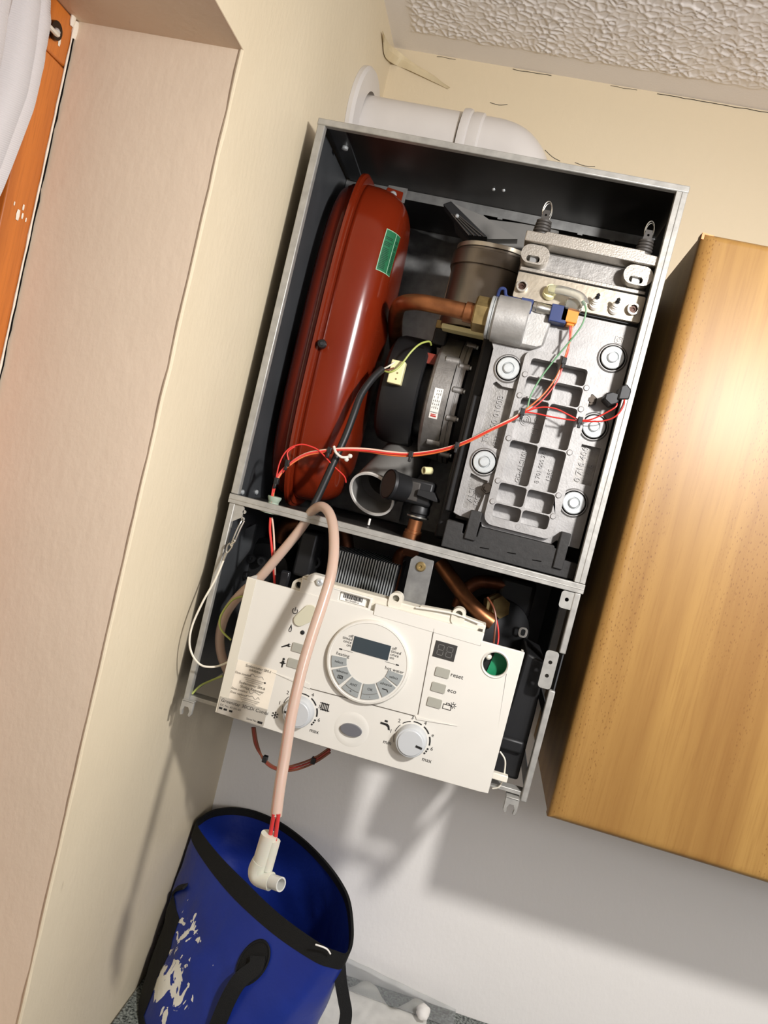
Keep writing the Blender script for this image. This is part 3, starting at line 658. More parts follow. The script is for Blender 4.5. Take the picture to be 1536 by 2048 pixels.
# ribbed cover: one casting with twelve pockets
zr = [1.9205, 1.8968, 1.869, 1.8122, 1.7555, 1.7277, 1.7075]
pk = []
for a, b in zip(zr, zr[1:]):
    for xa, xb in ((.3412, .3768), (.3786, .4140)):
        pk.append(rrect(xa, b+.0009, xb, a-.0009, .0042, 3))
obj('ribbed_cover', M().prism(rrect(.3318, 1.6972, .4250, 1.9300, .0125, 6), -.2560, -.233, pk), m_alu, hx, bev=.0006)
obj('pocket_floor', M().box(.3340, -.2330, 1.7000, .4230, -.226, 1.9275), m_alu, hx)
for z in zr[1:-1]:
    for x in (.3378, .4174): obj('rib_boss', M().lathe((x, -.2535, z), (0, -1, 0), [(.0038, 0), (.0038, .0034), (.003, .0040)], 16), m_alu, hx)
obj('rib_boss', M().lathe((.3772, -.2535, 1.7035), (0, -1, 0), [(.0036, 0), (.0036, .0022), (.003, .0028)], 16), m_alu, hx)
for z in (1.869, 1.8122, 1.7555):
    obj('rib_node', M().prism([(.3777-.004, z), (.3777, z-.004), (.3777+.004, z), (.3777, z+.004)], -.2566, -.234), m_alu, hx)
for xa, xb in ((.3440, .3480), (.3815, .3855)):
    pass
UPZ = dict(right=(0, 0, 1), up=(-1, 0, 0))
for t_, sz, x_, y_, z_ in (('00 0100B', .0115, .3150, -.2382, 1.8440), ('TYK', .009, .3085, -.2382, 1.8090), ('1333', .008, .3235, -.2382, 1.8060), ('0 716 406', .0115, .4375, -.2382, 1.8020),
        ('726', .0105, .4490, -.2382, 1.7975), ('ALSI', .0105, .3090, -.2382, 1.7290), ('MG', .0095, .3185, -.2382, 1.7240), ('GD-ALSI10MG', .0085, .3630, -.2338, 1.7860), ('8 701 000 26', .0080, .3880, -.2338, 1.7860),
        ('1385', .0085, .4020, -.2338, 1.7790), ('UL57', .0100, .3690, -.2338, 1.8370)):
    obj('cast_lettering', M().text(t_, sz, (x_, y_, z_), ext=.0007, **UPZ), m_alu, hx)
for r in (.0075, .0050, .0026): obj('cast_ring', M().pipe((.3535, -.2332, 1.8420), (0, -1, 0), r, r-.0007, .0008, 24), m_alu, hx)
k = M().prism(rrect(.4375, 1.9625, .4475, 1.9715, .0015), -.2475, -.2462, [rrect(.4387, 1.9637, .4463, 1.9703, .001)]); k.add(*(lambda q: (q.v, q.f))(M().pipe((.4425, -.2463, 1.967), (0, -1, 0), .0025, .0016, .001, 14)))
obj('cast_stamp', k, m_alu2, hx)
# rear barrel
m = M()
def bar(x0, x1, y0, y1, r): return rrect(x0, y0, x1, y1, r, 8)
obj('barrel', M().prism(bar(.205, .31, -.235, -.05, .045), 1.945, 2.052, (), 'z'), m_steelb, hx, bev=.003)
obj('barrel_band', M().prism(bar(.2015, .31, -.2385, -.046, .047), 2.0285, 2.0478, (), 'z'), m_steelb, hx, bev=.0015)
obj('barrel_cap', M().prism(bar(.2045, .31, -.236, -.05, .045), 2.0525, 2.0585, (), 'z'), m_plate, hx, bev=.0025)
obj('barrel_flange', M().box(.2000, -.160, 1.95, .2065, -.150, 2.045), m_plate, hx, bev=.001)
# grey hood and black vent above the barrel
p = [A(902, 405, Y=-.18), A(968, 432, Y=-.18), A(1035, 478, Y=-.18), A(968, 478, Y=-.18)]
obj('grey_hood', M().prism([(q.x, q.z) for q in p], -.18, -.06), m_grey, hx)
p = [A(968, 436, Y=-.16), A(1120, 455, Y=-.16), A(1110, 500, Y=-.16), A(960, 490, Y=-.16)]
obj('grey_duct', M().prism([(q.x, q.z) for q in p], -.16, -.05), m_grey, hx, bev=.004)
p = [A(886, 408, Y=-.20), A(902, 402, Y=-.20), A(975, 474, Y=-.20), A(935, 470, Y=-.20)]
vent = obj('vent_grille', M().prism([(q.x, q.z) for q in p], -.20, -.178), m_blk, hx, bev=.001)
m = M()
for k in range(4):
    a = A(903+k*5, 428+k*1, Y=-.2015); b = A(938+k*10, 470+k*1, Y=-.2015); m.tube([a, b], .0009, 6, 1)
obj('vent_rib', m, m_rub, hx)
q = A(914, 432, Y=-.2025); obj('vent_screw', M().ball(q, .003, 10), m_zinc, hx)
# foam tray at the bottom
def pxp(pts, Y): return [(lambda q: (q.x, q.z))(A(u, v, Y=Y)) for u, v in pts]
obj('foam_tray', M().prism([(.2865, ZS+.001), (.462, ZS+.001), (.462, 1.676), (.444, 1.6765), (.4435, 1.688), (.4285, 1.6885), (.428, 1.6915), (.33, 1.6915), (.3295, 1.678), (.3265, 1.678), (.326, 1.692), (.313, 1.692), (.3125, 1.678), (.3095, 1.678), (.309, 1.690), (.2865, 1.690)], -.262, -.13), m_blk2, hx, bev=.0012)
obj('foam_strap', M().box(.3135, -.266, 1.672, .3285, -.2465, 1.7105), m_blk2, hx, bev=.0012)
obj('foam_strap', M().box(.4320, -.266, 1.664, .4445, -.2475, 1.7115), m_blk2, hx, bev=.0012)
m = M()
for u, v, du in ((960, 1095, 18), (1015, 1105, 17), (1065, 1120, 18)):
    a = A(u, v, Y=-.2625); b = A(u+du, v+3, Y=-.2625); m.tube([a, b], .0006, 5, 1)
obj('foam_mark', m, m_dark, hx)
obj('black_liner', M().box(.272, -.215, 1.66, .290, -.10, 1.95), m_blk, hx, bev=.004)
obj('black_liner', M().box(.2785, -.235, 1.70, .290, -.215, 1.86), m_blk, hx, bev=.002)

# fan --------------------------------------------------------------
fan = part('fan', (.24, -.165, 1.765), boil)
fc = (-.165, 1.8505)
def flath(prof, n=56): return M().lathe((0, fc[0], fc[1]), (1, 0, 0), prof, n)
obj('volute', flath([(.03, .216), (.075, .217), (.0835, .2195), (.086, .223), (.086, .2475), (.0815, .249)]), m_alu2, fan, label='cast aluminium fan volute')
obj('volute_flange', flath([(.080, .2485), (.0872, .249), (.0872, .2548), (.0860, .2556), (.0860, .2568), (.0872, .2574), (.0872, .2615), (.080, .262)]), m_alu, fan, label='bright split flange')
obj('rear_volute', flath([(.082, .263), (.0835, .265), (.082, .283), (.074, .290), (.03, .291)]), m_blk, fan)
for t in (-62, -20, 5, 28, 60):
    a = math.radians(t); c = V3((0, fc[0]-.0862*math.cos(a), fc[1]+.0862*math.sin(a)))
    obj('flange_lug', M().cyl((.252, c.y, c.z), (.265, c.y, c.z), .0042, 14), m_alu, fan)
    obj('lug_screw', M().cyl((.2655, c.y, c.z), (.268, c.y, c.z), .0028, 12), m_zinc, fan)
a = math.radians(31)
for t in (33, -50):
    a = math.radians(t); c = V3((0, fc[0]-.083*math.cos(a), fc[1]+.083*math.sin(a)))
    obj('volute_boss', M().cyl((.232, c.y, c.z), (.250, c.y, c.z), .0062, 16), m_alu2, fan)
obj('motor_housing', flath([(.02, .150), (.066, .151), (.074, .156), (.077, .164), (.077, .2035), (.074, .2060), (.066, .2060), (.064, .17)]), m_blk, fan)
obj('rotor_coil', M().box(.200, -.222, 1.888, .2165, -.20, 1.902), mat('red_coil', (130, 46, 30), .4), fan)
obj('motor_neck', flath([(.045, .18), (.060, .185), (.060, .217)]), m_blk, fan)
obj('fan_bracket', M().box(.216, -.246, 1.934, .288, -.222, 1.9405), m_cream, fan, bev=.0015)
obj('bracket_block', M().box(.206, -.225, 1.915, .224, -.20, 1.937), m_blk, fan, bev=.002)
obj('bracket_nut', M().box(.204, -.21, 1.9395, .218, -.198, 1.951), m_brass, fan, bev=.001)
q = [A(u, v, Y=-.2525) for u, v in ((857, 773), (875, 776), (861, 838), (843, 834))]
def fpatch(t0, t1, x0, x1, off, n=10):
    vs = []; 
    for j in range(n+1):
        t = math.radians(t0+(t1-t0)*j/n)
        for x in (x0, x1): vs.append((x, fc[0]-(.086+off)*math.cos(t), fc[1]+(.086+off)*math.sin(t)))
    return M().add(vs, [(2*j, 2*j+1, 2*j+3, 2*j+2) for j in range(n)])
obj('rating_label', fpatch(-24, 3, .2285, .2400, .0004), m_lab, fan, label='white rating label')
m = M()
for k in range(6):
    a0 = -15+k*3.0
    for xx in (.2300, .2325, .2350, .2375):
        if random.random() < .25: continue
        p_ = fpatch(a0, a0+1.2+random.random(), xx, xx+.0007, .0008, 1); m.add(p_.v, p_.f)
obj('label_print', m, m_inkg, fan)
t = math.radians(-18.2)
m = M().text('ebmpapst', .0026, (.2342, fc[0]-.0869*math.cos(t), fc[1]+.0869*math.sin(t)), up=(0, math.sin(t), math.cos(t))); obj('label_logo', m, m_ink, fan)
m = fpatch(-22.4, -21.2, .2305, .2380, .0008, 1); p_ = fpatch(-20.7, -19.9, .2305, .2375, .0008, 1); m.add(p_.v, p_.f); obj('label_red_print', m, m_redink, fan)
q = A(793, 745, Y=-.252)
conn = obj('plug', M().box(q.x-.0095, -.256, q.z-.0155, q.x+.0095, -.242, q.z+.0155), m_cream, fan, bev=.0012, label='cream fan plug')
m = M()
for i in range(3):
    m.box(q.x+.001, -.2565, q.z-.010+.008*i, q.x+.003, -.2555, q.z-.008+.008*i)
obj('plug_contact', m, m_brass, fan)
# black mains cable and its cores
cab_ = part('fan_cable', A(700, 860, Y=-.29), boil)
m = M().tube([A(765, 738, Y=-.262), A(745, 757, Y=-.272), A(722, 790, Y=-.283), A(707, 830, Y=-.292), A(690, 875, Y=-.30), A(665, 930, Y=-.308), A(640, 985, Y=-.313), A(627, 1012, Y=-.316), A(620, 1032, Y=-.318)], .0048, 14, 6)
obj('cable_sheath', m, m_blk, cab_)
obj('core_wire', M().tube([A(766, 738, Y=-.262), A(778, 732, Y=-.264), A(790, 724, Y=-.258)], .0011, 8, 5), m_wwh, cab_)
obj('core_wire', M().tube([A(766, 740, Y=-.262), A(776, 740, Y=-.265), A(787, 736, Y=-.258)], .0011, 8, 5), m_wbr, cab_)
obj('earth_wire', M().tube([A(766, 741, Y=-.262), A(782, 744, Y=-.267), A(800, 732, Y=-.265), A(822, 704, Y=-.262), A(840, 688, Y=-.256), A(858, 683, Y=-.245), A(862, 690, Y=-.235)], .0013, 8, 6), m_wye, cab_, label='yellow and green earth wire')
obj('grommet', M().lathe(A(622, 1030, Y=-.318), (.1, 0, 1), [(.009, -.004), (.0095, 0), (.007, .006), (.005, .010)], 16), m_blk, cab_)

# silencer tube and condensate trap ---------------------------------
sil = part('air_inlet_tube', A(742, 985, Y=-.2), boil)
c0 = A(743, 989, Y=-.225); ax = V3((.20, .80, .56)).normalized()
obj('tube_wall', M().pipe(c0, ax, .0335, .0318, .13, 40), m_grey, sil)
obj('mouth_rim', M().pipe(c0-ax*.0005, ax, .0342, .0312, .003, 40), m_lab, sil, label='bright rim of the tube mouth')
obj('inner_cone', M().lathe(c0+ax*.03, ax, [(.0315, 0), (.023, .006), (.019, .02), (.017, .06)], 32, cap=False), m_rub, sil)
q = A(737, 1050, Y=-.225); obj('drip_peg', M().cyl(q, q+V3((0, 0, .009)), .0016, 8), m_lab, sil)
trap = part('condensate_trap', A(830, 985, Y=-.24), boil)
q = A(777, 968, Y=-.272); d = V3((.80, .58, -.05)).normalized()
obj('trap_cap', M().lathe(q, d, [(.0185, 0), (.0200, -.001), (.0206, .003), (.0192, .006), (.018, .026)], 36), m_blk, trap)
obj('cap_face', M().lathe(q-d*.0006, d, [(.0178, 0), (.0178, .001)], 36), m_rub, trap)
q2 = A(838, 983, Y=-.245)
obj('trap_body', M().box(q2.x-.024, -.262, q2.z-.018, q2.x+.020, -.222, q2.z+.016), m_blk, trap, bev=.004)
m = M(); m.box(q2.x-.020, -.2635, q2.z-.014, q2.x+.002, -.2605, q2.z+.0115); obj('body_window', m, m_rub, trap, bev=.0015)
m = M().prism([(q2.x, q2.z+.003), (q2.x+.022, q2.z+.004), (q2.x+.030, q2.z-.006), (q2.x+.03, q2.z-.0085), (q2.x, q2.z-.005)], -.270, -.240); obj('trap_lever', m, m_blk, trap, bev=.001)
q = A(845, 997, Y=-.245); e_ = A(836, 1037, Y=-.245)
obj('trap_outlet', M().lathe(q, V3((e_.x-q.x, 0, e_.z-q.z)), [(.0130, 0), (.0130, .012), (.0135, .013), (.0135, .020), (.0115, .022), (.0115, .0255)], 24), m_blk, trap)
obj('trap_clip', M().pipe(A(835, 1035, Y=-.245), (0, 0, 1), .0150, .0125, .002, 24), m_wire, trap)
q = A(832, 1040, Y=-.245); obj('trap_pipe', M().lathe((q.x, q.y, q.z), (0, 0, -1), [(.0095, 0), (.0095, .014), (.0115, .0145), (.0115, .018), (.0125, .0185), (.0125, .03)], 20), m_copper, trap)
q = A(847, 941, Y=-.245); r_ = A(866, 942, Y=-.235)
obj('cream_plug', M().pipe(q, r_-q, .0052, .0036, .0125, 16), m_cream, trap); obj('plug_core', M().cyl(q+(r_-q).normalized()*.003, q+(r_-q).normalized()*.0115, .0036, 12), m_brass, trap)

# wiring -----------------------------------------------------------
har = part('wiring_harness', A(760, 903, Y=-.31), boil)
main = [(544, 1012, -.327), (546, 985, -.328), (556, 955, -.327), (575, 932, -.324), (610, 910, -.318), (650, 902, -.312), (690, 899, -.308), (735, 901, -.303), (780, 907, -.302), (825, 909, -.303), (880, 901, -.306), (930, 885, -.312), (985, 858, -.318), (1030, 836, -.321), (1048, 822, -.321)]
def wire(name, pts, r, mt, off=(0, 0, 0), sub=6, wob=0, ph=0):
    P = []
    for i, (u, v, Y) in enumerate(pts):
        P.append(A(u, v, Y=Y)+V3(off)+V3((wob*math.sin(i*1.3+ph), 0, wob*math.cos(i*1.1+ph))))
    return obj(name, M().tube(P, r, 8, sub), mt, har)
wire('wire', main, .0013, m_wor, (0, 0, -.0014), wob=.0007)
wire('wire', main, .0012, m_wred, (0, -.002, 0), wob=.0008, ph=2)
wire('wire', main, .0012, m_wpk, (0, -.001, .0016), wob=.0006, ph=4)
wire('wire', main, .0012, m_wgr, (0, .0012, .0012), wob=.0007, ph=1)
wire('wire', [(1048, 822, -.321), (1072, 803, -.321), (1093, 782, -.320), (1112, 755, -.320), (1125, 727, -.320), (1133, 705, -.322), (1141, 678, -.324), (1144, 652, -.324)], .0010, m_wor)
wire('wire', [(1050, 826, -.321), (1076, 808, -.321), (1098, 785, -.320), (1117, 757, -.320), (1127, 727, -.320), (1136, 703, -.322), (1139, 678, -.324), (1140, 652, -.323)], .0009, m_wred)
wire('wire', [(1055, 815, -.321), (1062, 790, -.321), (1080, 758, -.320), (1103, 727, -.321), (1125, 700, -.324), (1150, 670, -.328), (1166, 645, -.331), (1172, 620, -.333), (1166, 602, -.333)], .0010, m_wgr)
wire('wire', [(1048, 824, -.321), (1080, 815, -.322), (1110, 817, -.322), (1138, 830, -.322), (1160, 840, -.324), (1185, 838, -.328), (1215, 824, -.334), (1233, 812, -.336), (1232, 800, -.332)], .0009, m_wred)
wire('wire', [(1048, 824, -.321), (1072, 827, -.322), (1110, 835, -.322), (1160, 842, -.324), (1205, 842, -.331), (1232, 832, -.338), (1247, 812, -.340), (1249, 795, -.336)], .0009, m_wred)
wire('wire', [(548, 985, -.3285), (558, 930, -.329), (575, 900, -.328), (600, 889, -.325), (622, 893, -.321), (640, 903, -.317), (665, 930, -.310), (688, 952, -.305), (692, 965, -.303)], .0009, m_wred)
wire('wire', [(566, 945, -.328), (577, 925, -.328), (575, 905, -.329), (590, 893, -.327)], .0009, m_wred)
for u, v, Y in ((575, 926, -.3265), (553, 962, -.330), (659, 901, -.3135), (822, 909, -.305), (914, 891, -.313), (1045, 824, -.324), (1128, 722, -.323), (1160, 841, -.327)):
    q = A(u, v, Y=Y)
    m = M().box(q.x-.0028, Y-.003, q.z-.0042, q.x+.0028, Y+.004, q.z+.0042); m.box(q.x-.0018, Y-.0045, q.z-.0095, q.x+.0018, Y-.001, q.z-.003)
    obj('cable_tie', m, m_blk, har, bev=.0008)
q = A(678, 905, Y=-.316)
m = M().tube([A(668, 893, Y=-.315), A(672, 905, Y=-.319), A(683, 914, Y=-.319), A(697, 914, Y=-.317)], .0017, 8, 5)
m.ball(A(700, 912, Y=-.316), .0032, 10); m.ball(A(693, 919, Y=-.316), .0030, 10)
obj('cable_tie', m, m_white, har, label='white cable tie')
for k, (u, v) in enumerate(((1222, 799), (1240, 790))):
    q = A(u, v, Y=-.325)
    if k == 0: m = M().prism([(q.x-.009, q.z-.002), (q.x+.001, q.z-.008), (q.x+.008, q.z-.004), (q.x+.008, q.z+.006), (q.x-.003, q.z+.007), (q.x-.009, q.z+.004)], -.336, -.306)
    else: m = M().prism([(q.x-.003, q.z-.008), (q.x+.0095, q.z-.005), (q.x+.0098, q.z+.006), (q.x+.003, q.z+.012), (q.x-.003, q.z+.008)], -.339, -.308)
    obj('sensor_boot', m, m_blk, har, bev=.0015)
# grommet in the shelf and the wires below it
q = A(542, 1017, Y=-.329)
obj('shelf_grommet', M().lathe((q.x, -.324, ZS-.004), (0, 0, 1), [(.014, -.003), (.014, 0), (.0078, .004), (.0065, .011), (.0088, .0165), (.0085, .0185), (.005, .0185)], 24), m_grom, har)
wire('wire', [(541, 1035, -.325), (540, 1060, -.324), (544, 1100, -.322), (548, 1150, -.318), (550, 1180, -.315)], .0016, m_wred)
wire('wire', [(544, 1035, -.325), (547, 1060, -.324), (549, 1100, -.322), (550, 1150, -.318)], .0012, m_wpk)
wire('wire', [(975, 1195, -.30), (987, 1215, -.31), (992, 1240, -.315), (990, 1262, -.318), (987, 1290, -.318)], .0013, m_wbr)
wire('wire', [(990, 1230, -.312), (996, 1255, -.318), (996, 1285, -.32), (985, 1320, -.335)], .0010, m_wred)
for k, (mt, dv) in enumerate(((m_wdr, 0), (m_wbr, 5), (m_wbr, -5))):
    wire('wire', [(507+dv*.5, 1455, -.33), (513+dv*.5, 1490, -.325), (530, 1522+dv*.5, -.32), (556, 1538+dv*.4, -.318), (590, 1535+dv, -.318), (630, 1520+dv, -.32), (660, 1500+dv, -.33)], .0014, mt)
for u, v in ((530, 1518), (627, 1521)):
    q = A(u, v, Y=-.3195); obj('cable_tie', M().box(q.x-.003, -.323, q.z-.004, q.x+.003, -.315, q.z+.004), m_blk, har, bev=.0008)
wire('wire', [(1000, 1503, -.34), (1010, 1520, -.34), (1009, 1545, -.338), (1007, 1560, -.337)], .0010, m_wwh)
wire('wire', [(1005, 1562, -.337), (998, 1574, -.337), (985, 1577, -.335)], .0010, m_wwh)
q = A(1000, 1552, Y=-.34); obj('terminal_block', M().box(q.x-.010, -.346, q.z-.004, q.x+.009, -.337, q.z+.004), m_wwh, har, bev=.001)
wire('earth_wire', [(489, 1192, -.33), (465, 1200, -.335), (445, 1225, -.337), (439, 1245, -.337), (444, 1262, -.337), (462, 1280, -.336)], .0013, m_wye)
wire('earth_wire', [(384, 1388, -.33), (400, 1372, -.325), (420, 1362, -.32), (445, 1352, -.32)], .0014, m_wye)

# lower hydraulics --------------------------------------------------
hyd = part('hydraulic_block', A(760, 1200, Y=-.15), boil)
m = M()
for k in range(26):
    x = .142+k*.0037
    m.box(x, -.232, 1.535, x+.0016, -.15, 1.612)
obj('plate_exchanger', m, m_zinc, hyd, kind='stuff')
obj('exchanger_core', M().box(.141, -.2305, 1.53, .2385, -.148, 1.6115), m_blk, hyd, bev=.002)
obj('return_pipe', M().tube([A(688, 1060, Y=-.16), A(692, 1090, Y=-.16), A(692, 1135, Y=-.16)], .0115, 18, 4), m_copperd, hyd)
q = A(700, 1112, Y=-.165); obj('union_nut', M().lathe((q.x, -.165, q.z+.002), (0, 0, -1), [(.024, 0), (.026, .003), (.026, .022), (.022, .025)], 6), mat('greenish_brass', (122, 122, 82), .5, .4), hyd)
obj('return_pipe', M().tube([A(600, 1045, Y=-.17), A(574, 1052, Y=-.17), A(560, 1080, Y=-.17), A(557, 1140, Y=-.17)], .0115, 18, 5), m_copperd, hyd)
obj('bypass_pipe', M().tube([A(815, 1100, Y=-.2), A(798, 1112, Y=-.2), A(790, 1150, Y=-.21), A(780, 1190, Y=-.21)], .008, 16, 5), m_copperd, hyd)
obj('trap_drain', M().tube([A(826, 1085, Y=-.23), A(822, 1105, Y=-.24)], .011, 16, 1), m_copperd, hyd)
obj('gas_pipe', M().tube([A(880, 1125, Y=-.19), A(905, 1160, Y=-.20), A(935, 1200, Y=-.215), A(965, 1230, Y=-.22), A(985, 1245, Y=-.22)], .0105, 18, 6), m_copper, hyd)
obj('hot_water_pipe', M().tube([A(915, 1215, Y=-.19), A(930, 1182, Y=-.19), A(955, 1165, Y=-.19), A(985, 1165, Y=-.19), A(1015, 1170, Y=-.19), A(1045, 1160, Y=-.18)], .0095, 18, 6), m_copperd, hyd)
q = A(984, 1213, Y=-.2); obj('brass_nut', M().lathe(q, (.5, -.8, .2), [(.017, 0), (.019, .003), (.019, .012), (.0155, .014), (.0155, .022)], 6), m_brass, hyd)
obj('flow_switch', M().lathe(A(1000, 1255, Y=-.20), (.2, -.95, .1), [(.042, -.06), (.042, .0), (.038, .010), (.02, .014)], 28), m_blk, hyd)
obj('flow_switch_body', M().box(.376, -.2, 1.575, .425, -.12, 1.632), m_blk, hyd, bev=.006)
q = A(1046, 1265, Y=-.222); obj('quality_mark', M().prism(rrect(q.x-.006, q.z-.007, q.x+.006, q.z+.007, .005), -.2223, -.2215, [rrect(q.x-.003, q.z-.0045, q.x+.003, q.z+.0045, .0025)]), m_lab, hyd)
# pump, dark castings on the left
q = A(520, 1140, Y=-.2)
obj('pump_head', M().lathe((q.x, -.12, q.z), (0, -1, 0), [(.045, 0), (.045, .06), (.038, .07), (.025, .072), (.02, .076)], 32), m_blk, hyd)
obj('pump_volute', M().box(q.x-.035, -.16, q.z-.07, q.x+.04, -.08, q.z+.01), m_blk, hyd, bev=.01)
for u, v in ((503, 1117), (525, 1122), (495, 1150), (463, 1177)):
    p = A(u, v, Y=-.21); obj('pump_screw', M().pipe(p, (0, -1, 0), .006, .0035, .006, 16), m_blk, hyd)
obj('actuator', M().box(.098, -.25, 1.565, .123, -.20, 1.628), m_blk, hyd, bev=.004)
q = A(572, 1150, Y=-.255); obj('actuator_clip', M().box(q.x-.008, -.258, q.z-.02, q.x+.006, -.25, q.z+.006), mat('glossy_black_plastic', (36, 36, 38), .18), hyd, bev=.003)
q = A(632, 1123, Y=-.21); obj('tube_stub', M().pipe(q, (0, -1, 0), .009, .006, .012, 18), m_blk, hyd)
q = A(608, 1088, Y=-.15); obj('valve_screw', M().lathe(q, (0, -1, 0), [(.008, 0), (.008, .004), (.005, .006)], 8), m_zinc, hyd)
p = [(430, 1085), (512, 1048), (500, 1100), (470, 1140), (430, 1175)]
obj('dark_bracket', M().prism(pxp(p, -.25), -.25, -.244), m_case, hyd)
obj('dark_manifold', M().box(.06, -.22, 1.41, .44, -.08, 1.53), m_blk, hyd, bev=.012)
# hanger strap to the panel
q0 = A(842, 1133, Y=-.338)
m = M().prism(pxp([(822, 1118), (832, 1111), (868, 1122), (866, 1135), (847, 1222), (802, 1208)], -.340), -.3405, -.3388)
obj('hanger_strap', m, m_galv, hyd, bev=.0004)
obj('strap_screw', M().lathe((q0.x, -.3405, q0.z), (0, -1, 0), [(.0062, 0), (.006, .0015), (.0045, .0035), (.002, .0035), (.0015, .002)], 18), m_brass, hyd)

# tether wire with hook ----------------------------------------------
tet = part('safety_tether', (h2.x, YF, h2.z), boil)
m = M()
hk = [A(486, 1037, Y=-.335), A(483, 1042, Y=-.342), A(474, 1060, Y=-.344), A(467, 1077, Y=-.345), A(464, 1085, Y=-.345)]
m.tube(hk, .0010, 8, 5); m.tube([p+V3((.0035, 0, .001)) for p in hk[1:]], .0010, 8, 5)
m.tube([A(466, 1078, Y=-.347), A(470, 1083, Y=-.347), A(461, 1090, Y=-.347), A(466, 1092, Y=-.347)], .0012, 8, 4)
m.tube([A(461, 1086, Y=-.346), A(455, 1092, Y=-.346), A(454, 1106, Y=-.346), A(464, 1094, Y=-.346), A(466, 1084, Y=-.346)], .0010, 8, 4)
obj('snap_hook', m, m_wire, tet)
obj('crimp', M().cyl(A(453, 1106, Y=-.346), A(447, 1121, Y=-.347), .0016, 10), m_wire, tet)
obj('tether_cable', M().tube([A(447, 1121, Y=-.347), A(430, 1160, Y=-.35), A(405, 1205, Y=-.354), A(385, 1250, Y=-.357), A(379, 1285, Y=-.358), A(386, 1312, Y=-.358), A(402, 1330, Y=-.357), A(422, 1334, Y=-.355), A(440, 1331, Y=-.352), A(460, 1322, Y=-.348)], .0013, 10, 6), m_wwh, tet)

# control panel -------------------------------------------------------
YP = -.375
pan = part('control_panel', A(720, 1370, Y=YP), boil)
def P(u, v, d=0.): return A(u, v, Y=YP-d)
px = 1/1700.
FX0, FX1, FZ0, FZ1 = .0765, .4150, 1.3985, 1.5695
wc = P(990, 1329); dc = P(737, 1323)
hwin = circ(wc.x, wc.z, .0140, 32)
obj('fascia', M().prism([(FX0, FZ0+.001), (FX0+.02, FZ0+.0002), (.2, FZ0-.0015), (.3, FZ0-.0015), (FX1-.01, FZ0+.0005), (FX1, FZ0+.0015), (FX1, FZ1), (FX0, FZ1)], YP, YP+.004, [hwin]), m_white, pan, bev=.0012)
m = M().box(FX0+.0005, YP+.004, FZ0+.003, FX0+.003, YP+.032, FZ1-.001); obj('fascia_side', m, m_white, pan)
m = M().box(FX1-.003, YP+.004, FZ0+.003, FX1-.0005, YP+.020, FZ1-.001); obj('fascia_side', m, m_white, pan)
m = M().box(FX0+.003, YP+.004, FZ0+.001, FX1-.003, YP+.025, FZ0+.004); obj('fascia_side', m, m_white, pan)
obj('fascia_edge', M().prism([(FX0+.0005, YP-.0002), (FX0+.012, YP-.0008), (FX0+.012, YP+.001), (FX0+.0005, YP+.001)], FZ0+.001, FZ1-.001, (), 'z'), m_white2, pan, label='bevelled left edge')
obj('window_ring', M().lathe((wc.x, YP+.0015, wc.z), (0, -1, 0), [(.0138, -.003), (.0138, .0015), (.0152, .0028), (.0166, .0015), (.0166, 0)], 36, cap=False), m_white, pan)
obj('circuit_board', M().prism([(wc.x-.008, wc.z-.025), (wc.x+.024, wc.z-.025), (wc.x+.024, wc.z+.0125), (wc.x-.002, wc.z+.0125)], YP+.0175, YP+.019), m_pcb, pan)
obj('board_cover', M().box(wc.x-.027, YP+.0195, FZ0+.01, wc.x+.0245, YP+.021, FZ1-.003), m_blk, pan)
obj('white_clip', M().ball(P(977, 1313, -.010), .004, 10), m_wwh, pan)
# back housing that shows above the fascia
obj('housing', M().box(.1405, YP+.006, 1.42, .3655, YP+.03, 1.5868), m_white2, pan, bev=.0015)
m = M().prism([(.2345, FZ1-.004), (.3655, FZ1-.006), (.3655, 1.5790), (.2345, 1.5790)], YP-.0006, YP+.006); obj('housing_front', m, m_white, pan, bev=.0012)
m = M().prism([(.1425, FZ1-.003), (.2300, FZ1-.003), (.2300, 1.5840), (.1425, 1.5840)], YP+.001, YP+.0065, [(lambda a: rrect(.1905, FZ1+.0015, .2270, 1.5815, .001))(0)]); obj('housing_front', m, m_white, pan, bev=.0008)
lb = P(727, 1197, -.004)
obj('barcode_label', M().box(.1915, YP+.0046, FZ1+.002, .2225, YP+.0058, 1.5812), m_lab, pan)
m = M(); x = .1950
random.seed(11)
while x < .2180:
    wdt = random.choice((.0005, .0009, .0013)); m.box(x, YP+.0042, 1.5752, x+wdt, YP+.0045, 1.5802); x += wdt+random.choice((.0005, .0008))
m.text('8613600016', .0034, (.2065, YP+.0043, 1.5732))
obj('barcode', m, m_ink, pan)
q = P(640, 1164, -.002)
obj('screw', M().lathe((q.x, YP+.001, q.z), (0, -1, 0), [(.0046, 0), (.0044, .002), (.003, .003), (.0014, .003), (.001, .0015)], 18), m_zinc, pan)
obj('screw_boss', M().prism(rrect(q.x-.016, q.z-.009, q.x+.012, q.z+.007, .006), YP+.0025, YP+.02), m_white, pan, bev=.0012)
for u, v in ((598, 1170), (792, 1197), (918, 1228)):
    q = P(u, v, -.006); z0 = q.z
    obj('fixing_eye', M().prism(rrect(q.x-.008, z0-.014, q.x+.008, z0+.007, .0075), YP+.004, YP+.022, [circ(q.x, z0, .0042, 16)]), m_white2, pan, bev=.0008)
    obj('eye_core', M().lathe((q.x, YP+.012, z0), (0, -1, 0), [(.0041, -.004), (.0041, 0), (.0015, .001)], 14), m_blk if u == 598 else m_btn, pan)
obj('relay_cover', M().prism(pxp([(840, 1212), (905, 1224), (968, 1248), (964, 1263), (838, 1228)], YP+.006), YP+.0062, YP+.020), m_white2, pan, bev=.001)
